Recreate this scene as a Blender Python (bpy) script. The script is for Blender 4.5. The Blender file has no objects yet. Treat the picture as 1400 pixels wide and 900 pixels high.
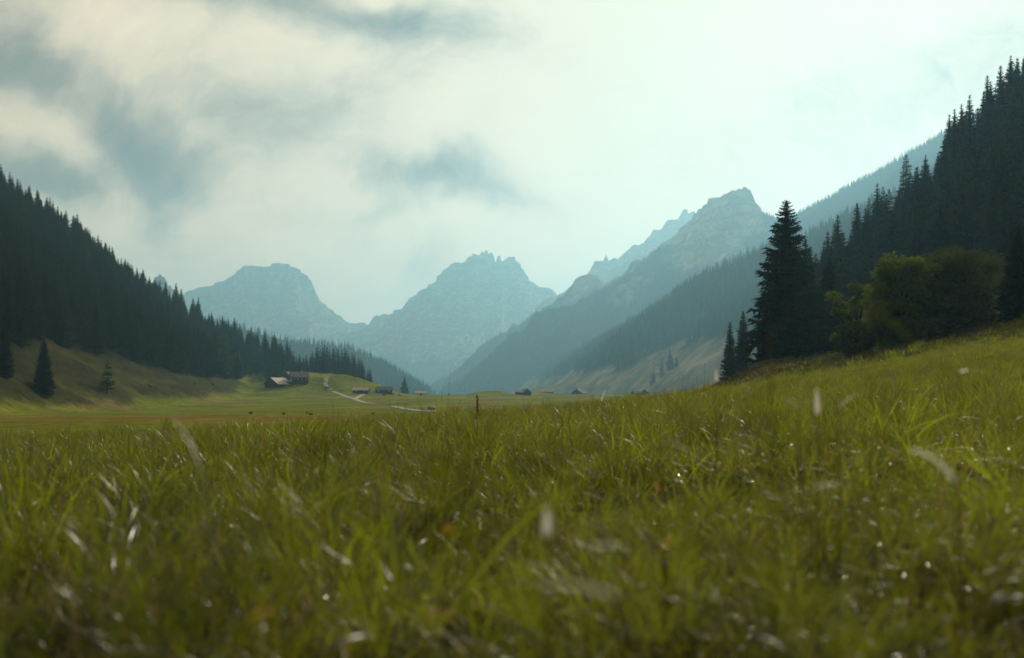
import bpy, math, random
import numpy as np
from mathutils import Vector, Matrix, Euler

R = math.radians
rng = np.random.default_rng(7)
random.seed(7)
sc = bpy.context.scene
col = sc.collection

# ------------------------------------------------------------------ camera
# photograph is 1400 x 900; the eye is the origin, level, looking along +Y
F = 1361.0            # focal length in photograph pixels (35 mm on 36 mm)
HZ = 553.0            # row of the horizon
cam_d = bpy.data.cameras.new('camera')
cam = bpy.data.objects.new('camera', cam_d)
col.objects.link(cam)
cam.location = (0, 0, 0)
cam.rotation_euler = (R(90), 0, 0)
cam_d.sensor_width = 36.0
cam_d.lens = 35.0
cam_d.shift_y = (HZ - 450.0) / 1400.0
cam_d.clip_start = 0.05
cam_d.clip_end = 30000
cam_d.dof.use_dof = True
cam_d.dof.focus_distance = 14.0
cam_d.dof.aperture_fstop = 2.6
sc.camera = cam

SUN_AZ, SUN_EL = R(24.0), R(29.0)     # azimuth to the right of the view, elevation
sun_dir = Vector((math.sin(SUN_AZ) * math.cos(SUN_EL), math.cos(SUN_AZ) * math.cos(SUN_EL), math.sin(SUN_EL)))

# ------------------------------------------------------------------ world
world = bpy.data.worlds.new('World')
sc.world = world
world.use_nodes = True
wt = world.node_tree
wt.nodes.clear()


class NT:
    """small node-tree helper"""
    def __init__(self, tree):
        self.t = tree

    def n(self, kind, **kw):
        nd = self.t.nodes.new(kind)
        for k, v in kw.items():
            setattr(nd, k, v)
        return nd

    def put(self, sock, v):
        if isinstance(v, bpy.types.NodeSocket):
            self.t.links.new(v, sock)
        elif v is not None:
            sock.default_value = v

    def math(self, op, a, b=None, c=None, clamp=False):
        nd = self.n('ShaderNodeMath', operation=op, use_clamp=clamp)
        self.put(nd.inputs[0], a)
        self.put(nd.inputs[1], b)
        self.put(nd.inputs[2], c)
        return nd.outputs[0]

    def vmath(self, op, a, b=None):
        nd = self.n('ShaderNodeVectorMath', operation=op)
        self.put(nd.inputs[0], a)
        self.put(nd.inputs[1], b)
        return nd.outputs['Value'] if op in ('DOT_PRODUCT', 'LENGTH') else nd.outputs[0]

    def mix(self, f, a, b, blend='MIX'):
        nd = self.n('ShaderNodeMix', data_type='RGBA', blend_type=blend)
        self.put(nd.inputs[0], f)
        self.put(nd.inputs[6], a)
        self.put(nd.inputs[7], b)
        return nd.outputs[2]

    def noise(self, vec, scale, detail=4.0, rough=0.55, lac=2.0, dist=0.0, out=0):
        nd = self.n('ShaderNodeTexNoise')
        self.put(nd.inputs['Vector'], vec)
        nd.inputs['Scale'].default_value = scale
        nd.inputs['Detail'].default_value = detail
        nd.inputs['Roughness'].default_value = rough
        nd.inputs['Lacunarity'].default_value = lac
        nd.inputs['Distortion'].default_value = dist
        return nd.outputs[out]

    def ramp(self, f, stops):
        nd = self.n('ShaderNodeValToRGB')
        self.put(nd.inputs[0], f)
        e = nd.color_ramp.elements
        while len(e) < len(stops):
            e.new(0.5)
        for el, (p, c) in zip(e, stops):
            el.position = p
            el.color = (c, c, c, 1) if isinstance(c, (int, float)) else (c[0], c[1], c[2], 1)
        return nd.outputs[0]

    def rng(self, v, a, b, c=0.0, d=1.0, smooth=True):
        nd = self.n('ShaderNodeMapRange', interpolation_type='SMOOTHSTEP' if smooth else 'LINEAR')
        self.put(nd.inputs[0], v)
        for i, q in enumerate((a, b, c, d)):
            nd.inputs[1 + i].default_value = q
        return nd.outputs[0]


w = NT(wt)
tc = w.n('ShaderNodeTexCoord').outputs['Generated']
dirn = w.vmath('NORMALIZE', tc)
sep = w.n('ShaderNodeSeparateXYZ')
w.put(sep.inputs[0], dirn)
dx, dy, dz = sep.outputs
sky = w.n('ShaderNodeTexSky', sky_type='NISHITA')
sky.sun_disc = False
sky.sun_elevation = SUN_EL
sky.sun_rotation = SUN_AZ
sky.air_density = 1.0
sky.dust_density = 2.0
sky_c = w.mix(1.0, sky.outputs[0], (0.10, 0.10, 0.10, 1), 'MULTIPLY')
# cloud sheet: direction projected on a plane in front of the sun-side horizon
ysafe = w.math('MAXIMUM', w.math('ABSOLUTE', dy), 0.25)
uu = w.math('DIVIDE', dx, ysafe)
vv = w.math('DIVIDE', dz, ysafe)
comb = w.n('ShaderNodeCombineXYZ')
w.put(comb.inputs[0], uu)
w.put(comb.inputs[1], vv)
w.put(comb.inputs[2], w.math('MULTIPLY', dy, 1.5))
uv = comb.outputs[0]
warp1 = w.noise(uv, 4.2, 4, 0.55, out=1)
wv = w.vmath('SUBTRACT', warp1, (0.5, 0.5, 0.5))
wv = w.vmath('MULTIPLY', wv, (0.26, 0.15, 0.0))
uvw = w.vmath('ADD', uv, wv)
# cloud thickness patches: px, py, half-width, half-height (px), tilt deg, amount
PATCH = [
    (60, 215, 150, 34, -8, 0.78), (210, 190, 190, 38, -33, 0.62), (20, 60, 60, 60, 0, 0.42), (120, 90, 120, 30, -25, 0.30),
    (430, 8, 190, 40, -4, 0.85), (600, 40, 130, 60, 12, 0.45), (350, 175, 170, 60, -10, 0.42),
    (600, 262, 135, 36, -5, 0.85), (560, 362, 60, 34, -15, 0.36), (270, 300, 40, 75, 8, 0.36), (130, 330, 120, 40, -30, 0.15),
    (480, 110, 230, 60, 10, 0.32), (1180, 130, 230, 80, 18, 0.38), (1340, 60, 190, 110, 0, 0.42), (1100, 250, 160, 40, 25, 0.18),
    (230, 240, 60, 90, 20, 0.28), (490, 300, 60, 14, 0, 0.25),
]
acc = None
for (px, py, hw, hh, tilt, amt) in PATCH:
    mp = w.n('ShaderNodeMapping', vector_type='TEXTURE')
    w.put(mp.inputs['Vector'], uvw)
    mp.inputs['Location'].default_value = ((px - 700) / F, (HZ - py) / F, 0)
    mp.inputs['Rotation'].default_value = (0, 0, R(tilt))
    mp.inputs['Scale'].default_value = (hw / F, hh / F, 1e6)
    ln = w.vmath('LENGTH', mp.outputs[0])
    g = w.math('EXPONENT', w.math('MULTIPLY', w.math('MULTIPLY', ln, ln), -1.0))
    g = w.math('MULTIPLY', g, amt)
    acc = g if acc is None else w.math('ADD', acc, g)
front = w.rng(dy, 0.15, 0.5)
acc = w.math('MULTIPLY', acc, front)
cn = w.noise(uvw, 5.5, 7, 0.6, out=0)
cn2 = w.noise(w.vmath('MULTIPLY', uvw, (1.0, 2.0, 1.0)), 2.2, 3, 0.5, out=0)
soft = w.rng(cn2, 0.35, 0.75)
thick = w.math('ADD', w.math('MULTIPLY', w.math('MULTIPLY', acc, 1.0), w.rng(cn, 0.15, 0.75, 0.72, 1.15)), w.math('MULTIPLY', w.math('SUBTRACT', cn, 0.5), 1.0))
sdot = w.vmath('DOT_PRODUCT', dirn, tuple(Vector((math.sin(R(14)) * math.cos(R(24)), math.cos(R(14)) * math.cos(R(24)), math.sin(R(24))))))
away = w.rng(sdot, 0.97, 0.30, 0.0, 1.0, smooth=False)       # thicker, duller cloud away from the sun
thick = w.math('ADD', thick, w.math('MULTIPLY', away, 0.62))
thick = w.math('ADD', thick, w.math('MULTIPLY', w.math('SUBTRACT', soft, 0.5), w.math('MULTIPLY', away, 0.25)))
thick = w.math('ADD', thick, w.math('MULTIPLY', w.math('SUBTRACT', w.noise(w.vmath('MULTIPLY', uvw, (1.0, 1.7, 1.0)), 15.0, 6, 0.66, out=0), 0.5), 0.50))
thick = w.math('MINIMUM', w.math('MAXIMUM', thick, 0.0), 1.0)
cloud_c = w.ramp(thick, [(0.0, (1.16, 0.86, 0.55)), (0.25, (0.96, 0.71, 0.46)), (0.5, (0.61, 0.455, 0.305)), (0.75, (0.31, 0.215, 0.15)), (1.0, (0.155, 0.108, 0.08))])
glow = w.math('POWER', w.math('MAXIMUM', sdot, 0.0), 14.0)
cloud_c = w.mix(w.math('MULTIPLY', glow, w.math('SUBTRACT', 1.0, thick)), cloud_c, (0.92, 0.78, 0.53, 1))
low = w.math('EXPONENT', w.math('MULTIPLY', w.math('MAXIMUM', dz, 0.0), -8.0))
sunny = w.rng(sdot, 0.45, 0.95)
boost = w.math('ADD', 1.0, w.math('MULTIPLY', w.math('MULTIPLY', low, sunny), 1.5))
bc = w.n('ShaderNodeVectorMath', operation='SCALE')
w.put(bc.inputs[0], w.mix(w.math('MULTIPLY', low, sunny), cloud_c, w.mix(1.0, cloud_c, (1.12, 1.0, 0.90, 1), 'MULTIPLY')))
w.put(bc.inputs[3], boost)
cloud_c = bc.outputs[0]
# a little clear sky shows through the thin places behind the camera
cover = w.rng(dy, -0.6, 0.1, 0.75, 0.97)
final = w.mix(cover, sky_c, cloud_c)
bg = w.n('ShaderNodeBackground')
w.put(bg.inputs[0], final)
bg.inputs[1].default_value = 1.0
wo = w.n('ShaderNodeOutputWorld')
wt.links.new(bg.outputs[0], wo.inputs[0])

# ------------------------------------------------------------------ sun
sl = bpy.data.lights.new('sun', 'SUN')
sl.energy = 4.7
sl.angle = R(0.8)
sl.color = (1.0, 0.91, 0.76)
so = bpy.data.objects.new('sun', sl)
col.objects.link(so)
so.rotation_euler = (-sun_dir).to_track_quat('-Z', 'Y').to_euler()

sc.view_settings.view_transform = 'Standard'
sc.view_settings.look = 'None'
sc.view_settings.gamma = 1.0
sc.view_settings.exposure = 0.0
sc.cycles.volume_bounces = 0
sc.cycles.max_bounces = 6
sc.cycles.diffuse_bounces = 2
sc.cycles.use_denoising = True


# ------------------------------------------------------------------ helpers
def W(px, py, Y):
    """point at depth Y that a photograph pixel looks at"""
    return ((px - 700.0) / F * Y, Y, (HZ - py) / F * Y)


def tag(o, label=None, cat=None, group=None, kind=None):
    if label: o['label'] = label
    if cat: o['category'] = cat
    if group: o['group'] = group
    if kind: o['kind'] = kind
    return o


def mesh_np(name, V, Fc, nper, mats=None, smooth=False, attr=None):
    """V (n,3); Fc flat index array of faces all with nper corners"""
    V = np.asarray(V, dtype=np.float32)
    Fc = np.asarray(Fc, dtype=np.int32).ravel()
    nf = len(Fc) // nper
    me = bpy.data.meshes.new(name)
    me.vertices.add(len(V))
    me.vertices.foreach_set('co', V.ravel())
    me.loops.add(len(Fc))
    me.loops.foreach_set('vertex_index', Fc)
    me.polygons.add(nf)
    me.polygons.foreach_set('loop_start', np.arange(nf, dtype=np.int32) * nper)
    if smooth:
        me.polygons.foreach_set('use_smooth', np.ones(nf, dtype=bool))
    if attr is not None:
        a = me.color_attributes.new('cover', 'FLOAT_COLOR', 'POINT')
        c = np.ones((len(V), 4), dtype=np.float32)
        c[:, :3] = attr
        a.data.foreach_set('color', c.ravel())
    me.update(calc_edges=True)
    for m in (mats or []):
        me.materials.append(m)
    return me


def mesh_list(name, V, Fs, mats=None, smooth=False):
    me = bpy.data.meshes.new(name)
    me.from_pydata([tuple(v) for v in V], [], Fs)
    if smooth:
        for p in me.polygons: p.use_smooth = True
    for m in (mats or []): me.materials.append(m)
    me.update()
    return me


def link(name, me, parent=None, loc=None, rot=None, scale=None):
    o = bpy.data.objects.new(name, me)
    col.objects.link(o)
    if parent: o.parent = parent
    if loc is not None: o.location = loc
    if rot is not None: o.rotation_euler = rot
    if scale is not None: o.scale = (scale,) * 3 if isinstance(scale, (int, float)) else scale
    return o


class MB:
    """collects simple solids into one mesh"""
    def __init__(self):
        self.v = []
        self.f = []

    def add(self, V, Fs):
        b = len(self.v)
        self.v += [tuple(p) for p in V]
        self.f += [tuple(b + i for i in f) for f in Fs]

    def box(self, x0, x1, y0, y1, z0, z1):
        self.add([(x0, y0, z0), (x1, y0, z0), (x1, y1, z0), (x0, y1, z0), (x0, y0, z1), (x1, y0, z1), (x1, y1, z1), (x0, y1, z1)],
                 [(0, 3, 2, 1), (4, 5, 6, 7), (0, 1, 5, 4), (1, 2, 6, 5), (2, 3, 7, 6), (3, 0, 4, 7)])

    def tube(self, pts, rad, n=6):
        pts = [Vector(p) for p in pts]
        rad = rad if isinstance(rad, (list, tuple)) else [rad] * len(pts)
        b = len(self.v)
        for i, p in enumerate(pts):
            t = (pts[min(i + 1, len(pts) - 1)] - pts[max(i - 1, 0)]).normalized()
            a = t.orthogonal().normalized()
            c = t.cross(a)
            for k in range(n):
                th = 2 * math.pi * k / n
                self.v.append(tuple(p + (a * math.cos(th) + c * math.sin(th)) * rad[i]))
        for i in range(len(pts) - 1):
            for k in range(n):
                k2 = (k + 1) % n
                self.f.append((b + i * n + k, b + i * n + k2, b + (i + 1) * n + k2, b + (i + 1) * n + k))
        self.f.append(tuple(b + k for k in reversed(range(n))))
        self.f.append(tuple(b + (len(pts) - 1) * n + k for k in range(n)))

    def mesh(self, name, mat, smooth=False):
        return mesh_list(name, self.v, self.f, [mat] if mat else None, smooth)


# value noise ------------------------------------------------------
def _hash(ix, iy, seed):
    h = (ix.astype(np.int64) * 374761393 + iy.astype(np.int64) * 668265263 + seed * 974634777) & 0xffffffff
    h = ((h ^ (h >> 13)) * 1274126177) & 0xffffffff
    h = (h ^ (h >> 16)) & 0xffffffff
    h = (h * 2246822519) & 0xffffffff
    h = h ^ (h >> 15)
    return (h & 0xffffff) / float(0xffffff)


def vn(x, y, seed=0):
    ix, iy = np.floor(x), np.floor(y)
    fx, fy = x - ix, y - iy
    fx = fx * fx * fx * (fx * (fx * 6 - 15) + 10)
    fy = fy * fy * fy * (fy * (fy * 6 - 15) + 10)
    a = _hash(ix, iy, seed); b = _hash(ix + 1, iy, seed)
    c = _hash(ix, iy + 1, seed); d = _hash(ix + 1, iy + 1, seed)
    return (a + (b - a) * fx) * (1 - fy) + (c + (d - c) * fx) * fy


def fbm(x, y, sc_, oct_=5, seed=0, gain=0.5):
    s = np.zeros_like(x, dtype=float); amp = 1.0; tot = 0
    for o in range(oct_):
        k = sc_ * 2.03 ** o
        ca, sa = math.cos(o * 0.7), math.sin(o * 0.7)
        s += amp * (vn((x * ca - y * sa) * k + 13.7 * o, (x * sa + y * ca) * k - 7.1 * o, seed + o) - 0.5) * 2
        tot += amp; amp *= gain
    return s / tot


def ridged(x, y, sc_, oct_=5, seed=0, gain=0.5):
    s = np.zeros_like(x, dtype=float); amp = 1.0; tot = 0
    for o in range(oct_):
        k = sc_ * 2.1 ** o
        ca, sa = math.cos(o * 0.9), math.sin(o * 0.9)
        n = 1 - np.abs(vn((x * ca - y * sa) * k + 3.7 * o, (x * sa + y * ca) * k + 9.1 * o, seed + o) - 0.5) * 2
        s += amp * n; tot += amp; amp *= gain
    return s / tot


def sstep(x, a, b):
    t = np.clip((x - a) / (b - a), 0, 1)
    return t * t * (3 - 2 * t)


def resample(pts, step):
    out = []
    for a, b in zip(pts[:-1], pts[1:]):
        a, b = np.array(a, float), np.array(b, float)
        n = max(1, int(math.hypot(b[0] - a[0], b[1] - a[1]) / step))
        for i in range(n):
            out.append(a + (b - a) * i / n)
    out.append(np.array(pts[-1], float))
    return np.array(out)


def cones(x, y, ridge, f, ys=1.0):
    """upper envelope of cones hung on the samples of a ridge line; returns height and distance"""
    best = np.full(x.shape, -1e9); dist = np.zeros(x.shape); arg = np.zeros(x.shape)
    for i, row in enumerate(ridge):
        rx, ry, rz = row[:3]
        d = np.hypot(x - rx, (y - ry) * ys)
        z = rz - (f(d) if f else row[3] * d)
        m = z > best
        best = np.where(m, z, best); dist = np.where(m, d, dist); arg = np.where(m, i, arg)
    return best, dist, arg


def smax(a, b, k):
    h = np.clip(0.5 + 0.5 * (a - b) / k, 0, 1)
    return b + (a - b) * h + k * h * (1 - h)


# ------------------------------------------------------------------ terrain height
VY = [-400, 0, 25, 60, 90, 250, 400, 600, 800, 1200, 1500, 2500, 5000, 9000]
VZ = [-2, -1.2, -1.3, -2.6, -3.0, -3.0, -2.0, 1.5, 6.5, 11.5, 11, 16, 50, 80]
LRIDGE = resample([(-330, 250, 150), (-400, 330, 185), (-405, 450, 186), (-432, 650, 192), (-412, 800, 170), (-397, 900, 141), (-349, 950, 107),
                   (-307, 980, 81), (-257, 1000, 58), (-213, 1000, 38), (-168, 1010, 22), (-140, 1010, 14)], 14)
# right slope: surveyed as bearings (columns) and distances (rows), each cell the height angle there
RB = [800, 900, 950, 1000, 1040, 1075, 1140, 1200, 1260, 1330, 1400, 1500, 2000]
RT = [(30, [575, 558, 550, 545, 540, 535, 525, 515, 504, 492, 480, 468, 430]),
      (40, [575, 558, 549, 541, 534, 527, 516, 507, 496, 486, 477, 462, 390]),
      (60, [600, 562, 552, 542, 534, 528, 517, 504, 489, 474, 460, 436, 310]),
      (90, [610, 572, 560, 543, 527, 515, 500, 490, 475, 460, 438, 405, 210]),
      (120, [610, 575, 549, 527, 504, 503, 492, 482, 464, 436, 405, 360, 120]),
      (150, [610, 578, 540, 513, 489, 492, 488, 479, 452, 415, 378, 320, 40]),
      (172, [610, 580, 570, 546, 512, 492, 472, 452, 420, 380, 338, 275, -60]),
      (208, [600, 580, 572, 556, 530, 495, 450, 415, 380, 330, 275, 190, -150]),
      (252, [590, 582, 574, 556, 530, 490, 440, 405, 355, 285, 215, 120, -250]),
      (275, [590, 582, 572, 552, 515, 475, 385, 343, 274, 205, 122, 8, -340]),
      (330, [590, 585, 575, 545, 520, 490, 420, 390, 340, 280, 215, 120, -200]),
      (700, [600, 600, 590, 580, 565, 550, 520, 490, 460, 420, 380, 300, 0])]
_gy = np.arange(30, 701, 5.0); _gp = np.arange(800, 2001, 10.0)
_tab = np.array([np.interp(_gp, RB, r_) for _, r_ in RT])
_tab = np.array([np.interp(_gy, [r_[0] for r_ in RT], _tab[:, j]) for j in range(len(_gp))]).T
for _ in range(3):
    _p = np.pad(_tab, 1, mode='edge')
    _tab = (_p[:-2, 1:-1] + 2 * _p[1:-1, 1:-1] + _p[2:, 1:-1]) / 4
    _p = np.pad(_tab, 1, mode='edge')
    _tab = (_p[1:-1, :-2] + 2 * _p[1:-1, 1:-1] + _p[1:-1, 2:]) / 4


def right_slope(x, y):
    yy = np.clip(y, 30, 699.9)
    p = 700 + x / np.maximum(y, 30) * F
    pc = np.clip(p, 800, 1999.9)
    fy = (yy - 30) / 5.0; fp = (pc - 800) / 10.0
    iy = fy.astype(int); ip = fp.astype(int); ty = fy - iy; tp = fp - ip
    iy1 = np.minimum(iy + 1, len(_gy) - 1); ip1 = np.minimum(ip + 1, len(_gp) - 1)
    row = (_tab[iy, ip] * (1 - tp) + _tab[iy, ip1] * tp) * (1 - ty) + (_tab[iy1, ip] * (1 - tp) + _tab[iy1, ip1] * tp) * ty
    z = (HZ - row) / F * yy
    z = z - np.maximum(0, 800 - p) * 0.05 - np.maximum(0, 30 - y) * 2.0 - np.maximum(0, y - 700) * 0.4
    return z


GRASS_H = 0.145


def near_top(x):
    return np.interp(x, [-60, -25, -13, -7.3, -1.8, 0, 3.7, 6.4, 12.8, 22, 60], [-2.0, -1.35, -0.88, -0.64, -0.27, -0.16, 0.20, 0.50, 1.46, 2.7, 6.6])


def H(x, y, fine=True):
    x = np.asarray(x, float); y = np.asarray(y, float)
    valley = np.interp(y, VY, VZ)
    valley = valley + fbm(x, y, 1 / 160., 3, 5) * np.clip(y / 300, 0, 1.6) * 1.3
    # near knoll
    t = np.clip(y / 25.0, 0, 1)
    tn = 0.55 + 0.45 * t
    top = -0.19 * (1 - t) + near_top(x / np.maximum(tn, 0.2)) * tn * (0.55 + 0.45 * t) + 0.0
    knoll = top - GRASS_H
    kl = 1 - sstep(y - np.clip(x, -10, 30) * 0.6, 27, 80)
    base = valley + (knoll - valley) * np.where(y < 26, 1.0, kl)
    behind = sstep(-y, 5, 60)
    base = base * (1 - behind) + np.minimum(base, -1.0) * behind
    # left hill
    lh, ld, _ = cones(x, y, LRIDGE, lambda d: 0.80 * d)
    lh = lh + fbm(x, y, 1 / 70., 4, 11) * 7 * np.clip(ld / 60, 0.15, 1)
    z = smax(lh, base, 7.0 * np.clip(y / 200, 0.02, 1))
    # right hill
    rr = right_slope(x, y)
    rr = rr + fbm(x, y, 1 / 50., 4, 21) * 3.0 * np.clip((y - 150) / 100, 0, 1) * 0.7
    z = smax(rr, z, np.clip((y - 28) / 40, 0.05, 3.0))
    # farm mound
    q = (np.abs((x + 163) / 52.) ** 3 + np.abs((y - 862) / 62.) ** 3)
    z = z + 17.5 * np.exp(-q)
    z = z + 4.0 * np.exp(-(((x + 172) / 45.) ** 2 + ((y - 790) / 55.) ** 2))
    # small dark hummocks beyond the grass crest
    z = z + 4.6 * np.exp(-(((x + 17) / 20.) ** 2 + ((y - 860) / 30.) ** 2))
    z = z + 3.0 * np.exp(-(((x - 20) / 22.) ** 2 + ((y - 980) / 40.) ** 2))
    z = z + 1.6 * np.exp(-(((x + 45) / 14.) ** 2 + ((y - 520) / 14.) ** 2))
    # terracettes and lumps on the left meadow and the right bank
    lm = sstep(z - valley, 1, 6) * sstep(y, 200, 320) * sstep(-x, 40, 100)
    z = z + lm * ((ridged(x, y * 0.5, 1 / 26., 4, 31) - 0.6) * 4.6 + (ridged(x, y, 1 / 8., 3, 32) - 0.6) * 1.3)
    rb = sstep(x - 12, 0, 10) * sstep(y, 45, 75) * (1 - sstep(y, 220, 300))
    z = z + rb * (ridged(x, y * 0.7, 1 / 7., 4, 41) - 0.55) * 1.5
    z = z + fbm(x, y, 1 / 3.0, 3, 51) * 0.05 * np.clip(y / 10, 0.4, 1.5) + fbm(x, y, 1 / 1.3, 2, 53) * 0.055 * (1 - sstep(y, 15, 40))
    return z


def Hs(x, y):
    return float(H(np.array([x]), np.array([y]))[0])


def on_ground(px, py, y0, y1, n=900):
    """nearest ground point between depths y0 and y1 seen at a photograph pixel"""
    Y = np.linspace(y0, y1, n)
    X = (px - 700.0) / F * Y
    z = H(X, Y)
    rows = HZ - z / Y * F
    k = np.argmax(rows <= py) if np.any(rows <= py) else int(np.argmin(np.abs(rows - py)))
    return float(X[k]), float(Y[k]), float(z[k])


# ------------------------------------------------------------------ materials
def new_mat(name):
    m = bpy.data.materials.new(name)
    m.use_nodes = True
    m.node_tree.nodes.clear()
    nt = NT(m.node_tree)
    out = nt.n('ShaderNodeOutputMaterial')
    return m, nt, out


def principled(nt, out, colour, rough=0.85, spec=0.2, bump=None, bump_s=0.3, bump_d=0.1):
    p = nt.n('ShaderNodeBsdfPrincipled')
    nt.put(p.inputs['Base Color'], colour)
    nt.put(p.inputs['Roughness'], rough)
    p.inputs['Specular IOR Level'].default_value = spec
    if bump is not None:
        b = nt.n('ShaderNodeBump')
        b.inputs['Strength'].default_value = bump_s
        b.inputs['Distance'].default_value = bump_d
        nt.put(b.inputs['Height'], bump)
        nt.t.links.new(b.outputs[0], p.inputs['Normal'])
    nt.t.links.new(p.outputs[0], out.inputs[0])
    return p


def simple_mat(name, c, rough=0.8, spec=0.2, scale=3.0, var=0.35, stretch=(1, 1, 1)):
    m, nt, out = new_mat(name)
    t = nt.n('ShaderNodeTexCoord').outputs['Object']
    v = nt.vmath('MULTIPLY', t, stretch)
    n = nt.noise(v, scale, 5, 0.6)
    cc = nt.mix(nt.rng(n, 0.3, 0.7), tuple(x * (1 - var) for x in c) + (1,), tuple(min(1, x * (1 + var)) for x in c) + (1,))
    principled(nt, out, cc, rough, spec, n, 0.25, 0.03)
    return m


def leaf_mat(name, dark, light, trans, tfac=0.45, gloss=0.0, rough=0.4, patchy=False):
    m, nt, out = new_mat(name)
    rnd = nt.n('ShaderNodeObjectInfo').outputs['Random']
    geo = nt.n('ShaderNodeNewGeometry')
    r2 = geo.outputs['Random Per Island']
    f = nt.math('ADD', nt.math('MULTIPLY', rnd, 0.5), nt.math('MULTIPLY', r2, 0.5))
    if patchy:      # darker and lighter blade colour in patches, put in for contrast
        pn = nt.noise(geo.outputs['Position'], 1.1, 3, 0.6)
        f = nt.math('MULTIPLY', nt.math('POWER', f, 1.3), nt.rng(pn, 0.36, 0.62, 0.30, 1.35))
    c = nt.mix(f, dark + (1,), light + (1,))
    d = nt.n('ShaderNodeBsdfDiffuse'); nt.put(d.inputs[0], c)
    t = nt.n('ShaderNodeBsdfTranslucent')
    nt.put(t.inputs[0], nt.mix(f, tuple(x * (0.25 if patchy else 0.6) for x in trans) + (1,), trans + (1,)))
    mx = nt.n('ShaderNodeMixShader'); mx.inputs[0].default_value = tfac
    nt.t.links.new(d.outputs[0], mx.inputs[1]); nt.t.links.new(t.outputs[0], mx.inputs[2])
    last = mx
    if gloss > 0:
        g = nt.n('ShaderNodeBsdfGlossy'); g.inputs['Roughness'].default_value = rough
        g.inputs[0].default_value = (0.9, 0.9, 0.85, 1)
        m2 = nt.n('ShaderNodeMixShader'); m2.inputs[0].default_value = gloss
        nt.t.links.new(mx.outputs[0], m2.inputs[1]); nt.t.links.new(g.outputs[0], m2.inputs[2])
        last = m2
    nt.t.links.new(last.outputs[0], out.inputs[0])
    return m


M_bark = simple_mat('bark', (0.028, 0.022, 0.016), 0.9, 0.1, 6, 0.4, (1, 1, 0.15))
M_needle = leaf_mat('spruce_needles', (0.006, 0.011, 0.005), (0.028, 0.036, 0.011), (0.03, 0.045, 0.009), 0.15)
M_needle_n = leaf_mat('spruce_needles_near', (0.010, 0.016, 0.008), (0.022, 0.030, 0.012), (0.03, 0.045, 0.012), 0.12)
M_broad = leaf_mat('broad_leaves', (0.026, 0.042, 0.009), (0.072, 0.096, 0.016), (0.16, 0.215, 0.022), 0.40)
M_broad_d = leaf_mat('broad_leaves_dark', (0.03, 0.04, 0.012), (0.06, 0.07, 0.018), (0.08, 0.10, 0.02), 0.3)
M_grass = leaf_mat('grass_blade', (0.006, 0.012, 0.002), (0.026, 0.036, 0.005), (0.335, 0.40, 0.013), 0.55, 0.04, 0.34, True)
M_grass2 = leaf_mat('grass_blade_yellow', (0.03, 0.032, 0.005), (0.08, 0.07, 0.010), (0.50, 0.47, 0.025), 0.54, 0.04, 0.34, True)
M_straw_glint = leaf_mat('straw_glint_blade', (0.50, 0.46, 0.33), (0.72, 0.68, 0.54), (0.74, 0.70, 0.54), 0.45, 0.22, 0.28)  # dry straw colour raised towards white to carry sun glints
M_orange = leaf_mat('autumn_leaf', (0.45, 0.20, 0.03), (0.60, 0.42, 0.05), (0.75, 0.45, 0.05), 0.5)
M_stalk = simple_mat('dark_stalk', (0.035, 0.04, 0.02), 0.8, 0.2, 30)
M_sorrel = simple_mat('sorrel_seed', (0.16, 0.045, 0.025), 0.8, 0.2, 200)
M_wood = simple_mat('weathered_wood', (0.035, 0.028, 0.024), 0.85, 0.15, 1.5, 0.4, (4, 4, 0.3))
M_wood_b = simple_mat('brown_wood', (0.09, 0.055, 0.04), 0.85, 0.15, 1.5, 0.4, (4, 4, 0.3))
M_roof_l = simple_mat('pale_roof', (0.36, 0.31, 0.27), 0.7, 0.3, 0.8, 0.2)
M_roof_d = simple_mat('slate_roof', (0.07, 0.085, 0.10), 0.6, 0.35, 0.8, 0.25)
M_roof_r = simple_mat('rusty_roof', (0.20, 0.11, 0.085), 0.8, 0.2, 0.8, 0.3)
M_plaster = simple_mat('white_plaster', (0.62, 0.60, 0.55), 0.8, 0.2, 1, 0.08)
M_glass = simple_mat('window_glass', (0.03, 0.035, 0.04), 0.15, 0.5, 1, 0.1)
M_stone = simple_mat('grey_stone', (0.26, 0.26, 0.25), 0.9, 0.2, 1.2, 0.35)
M_gravel = simple_mat('gravel_road', (0.27, 0.25, 0.21), 0.95, 0.1, 0.6, 0.15)
M_paint = simple_mat('dark_car_paint', (0.02, 0.025, 0.03), 0.3, 0.5, 1, 0.1)
M_rubber = simple_mat('black_rubber', (0.02, 0.02, 0.02), 0.8, 0.2, 4, 0.1)
M_cowb = simple_mat('brown_hide', (0.14, 0.075, 0.045), 0.8, 0.2, 2, 0.3)
M_cowd = simple_mat('dark_hide', (0.03, 0.024, 0.02), 0.8, 0.2, 2, 0.3)
M_cloth = simple_mat('grey_bark_dead', (0.16, 0.13, 0.10), 0.9, 0.1, 3, 0.3)

# ground: colour attribute gives the cover, noise gives the grain
m, nt, out = new_mat('meadow_ground')
M_ground = m
att = nt.n('ShaderNodeAttribute', attribute_name='cover').outputs['Color']
pos = nt.n('ShaderNodeNewGeometry').outputs['Position']
n1 = nt.noise(pos, 0.35, 6, 0.65)
n2 = nt.noise(nt.vmath('MULTIPLY', pos, (1, 0.6, 1)), 0.045, 5, 0.6)
n3 = nt.noise(pos, 2.5, 4, 0.6)
f = nt.math('MULTIPLY', nt.rng(n1, 0.25, 0.75, 0.62, 1.4), nt.rng(n2, 0.25, 0.75, 0.72, 1.3))
f = nt.math('MULTIPLY', f, nt.rng(n3, 0.2, 0.8, 0.8, 1.2))
cmb = nt.n('ShaderNodeCombineColor'); [nt.put(cmb.inputs[i], f) for i in range(3)]
c = nt.mix(1.0, att, cmb.outputs[0], 'MULTIPLY')
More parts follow.
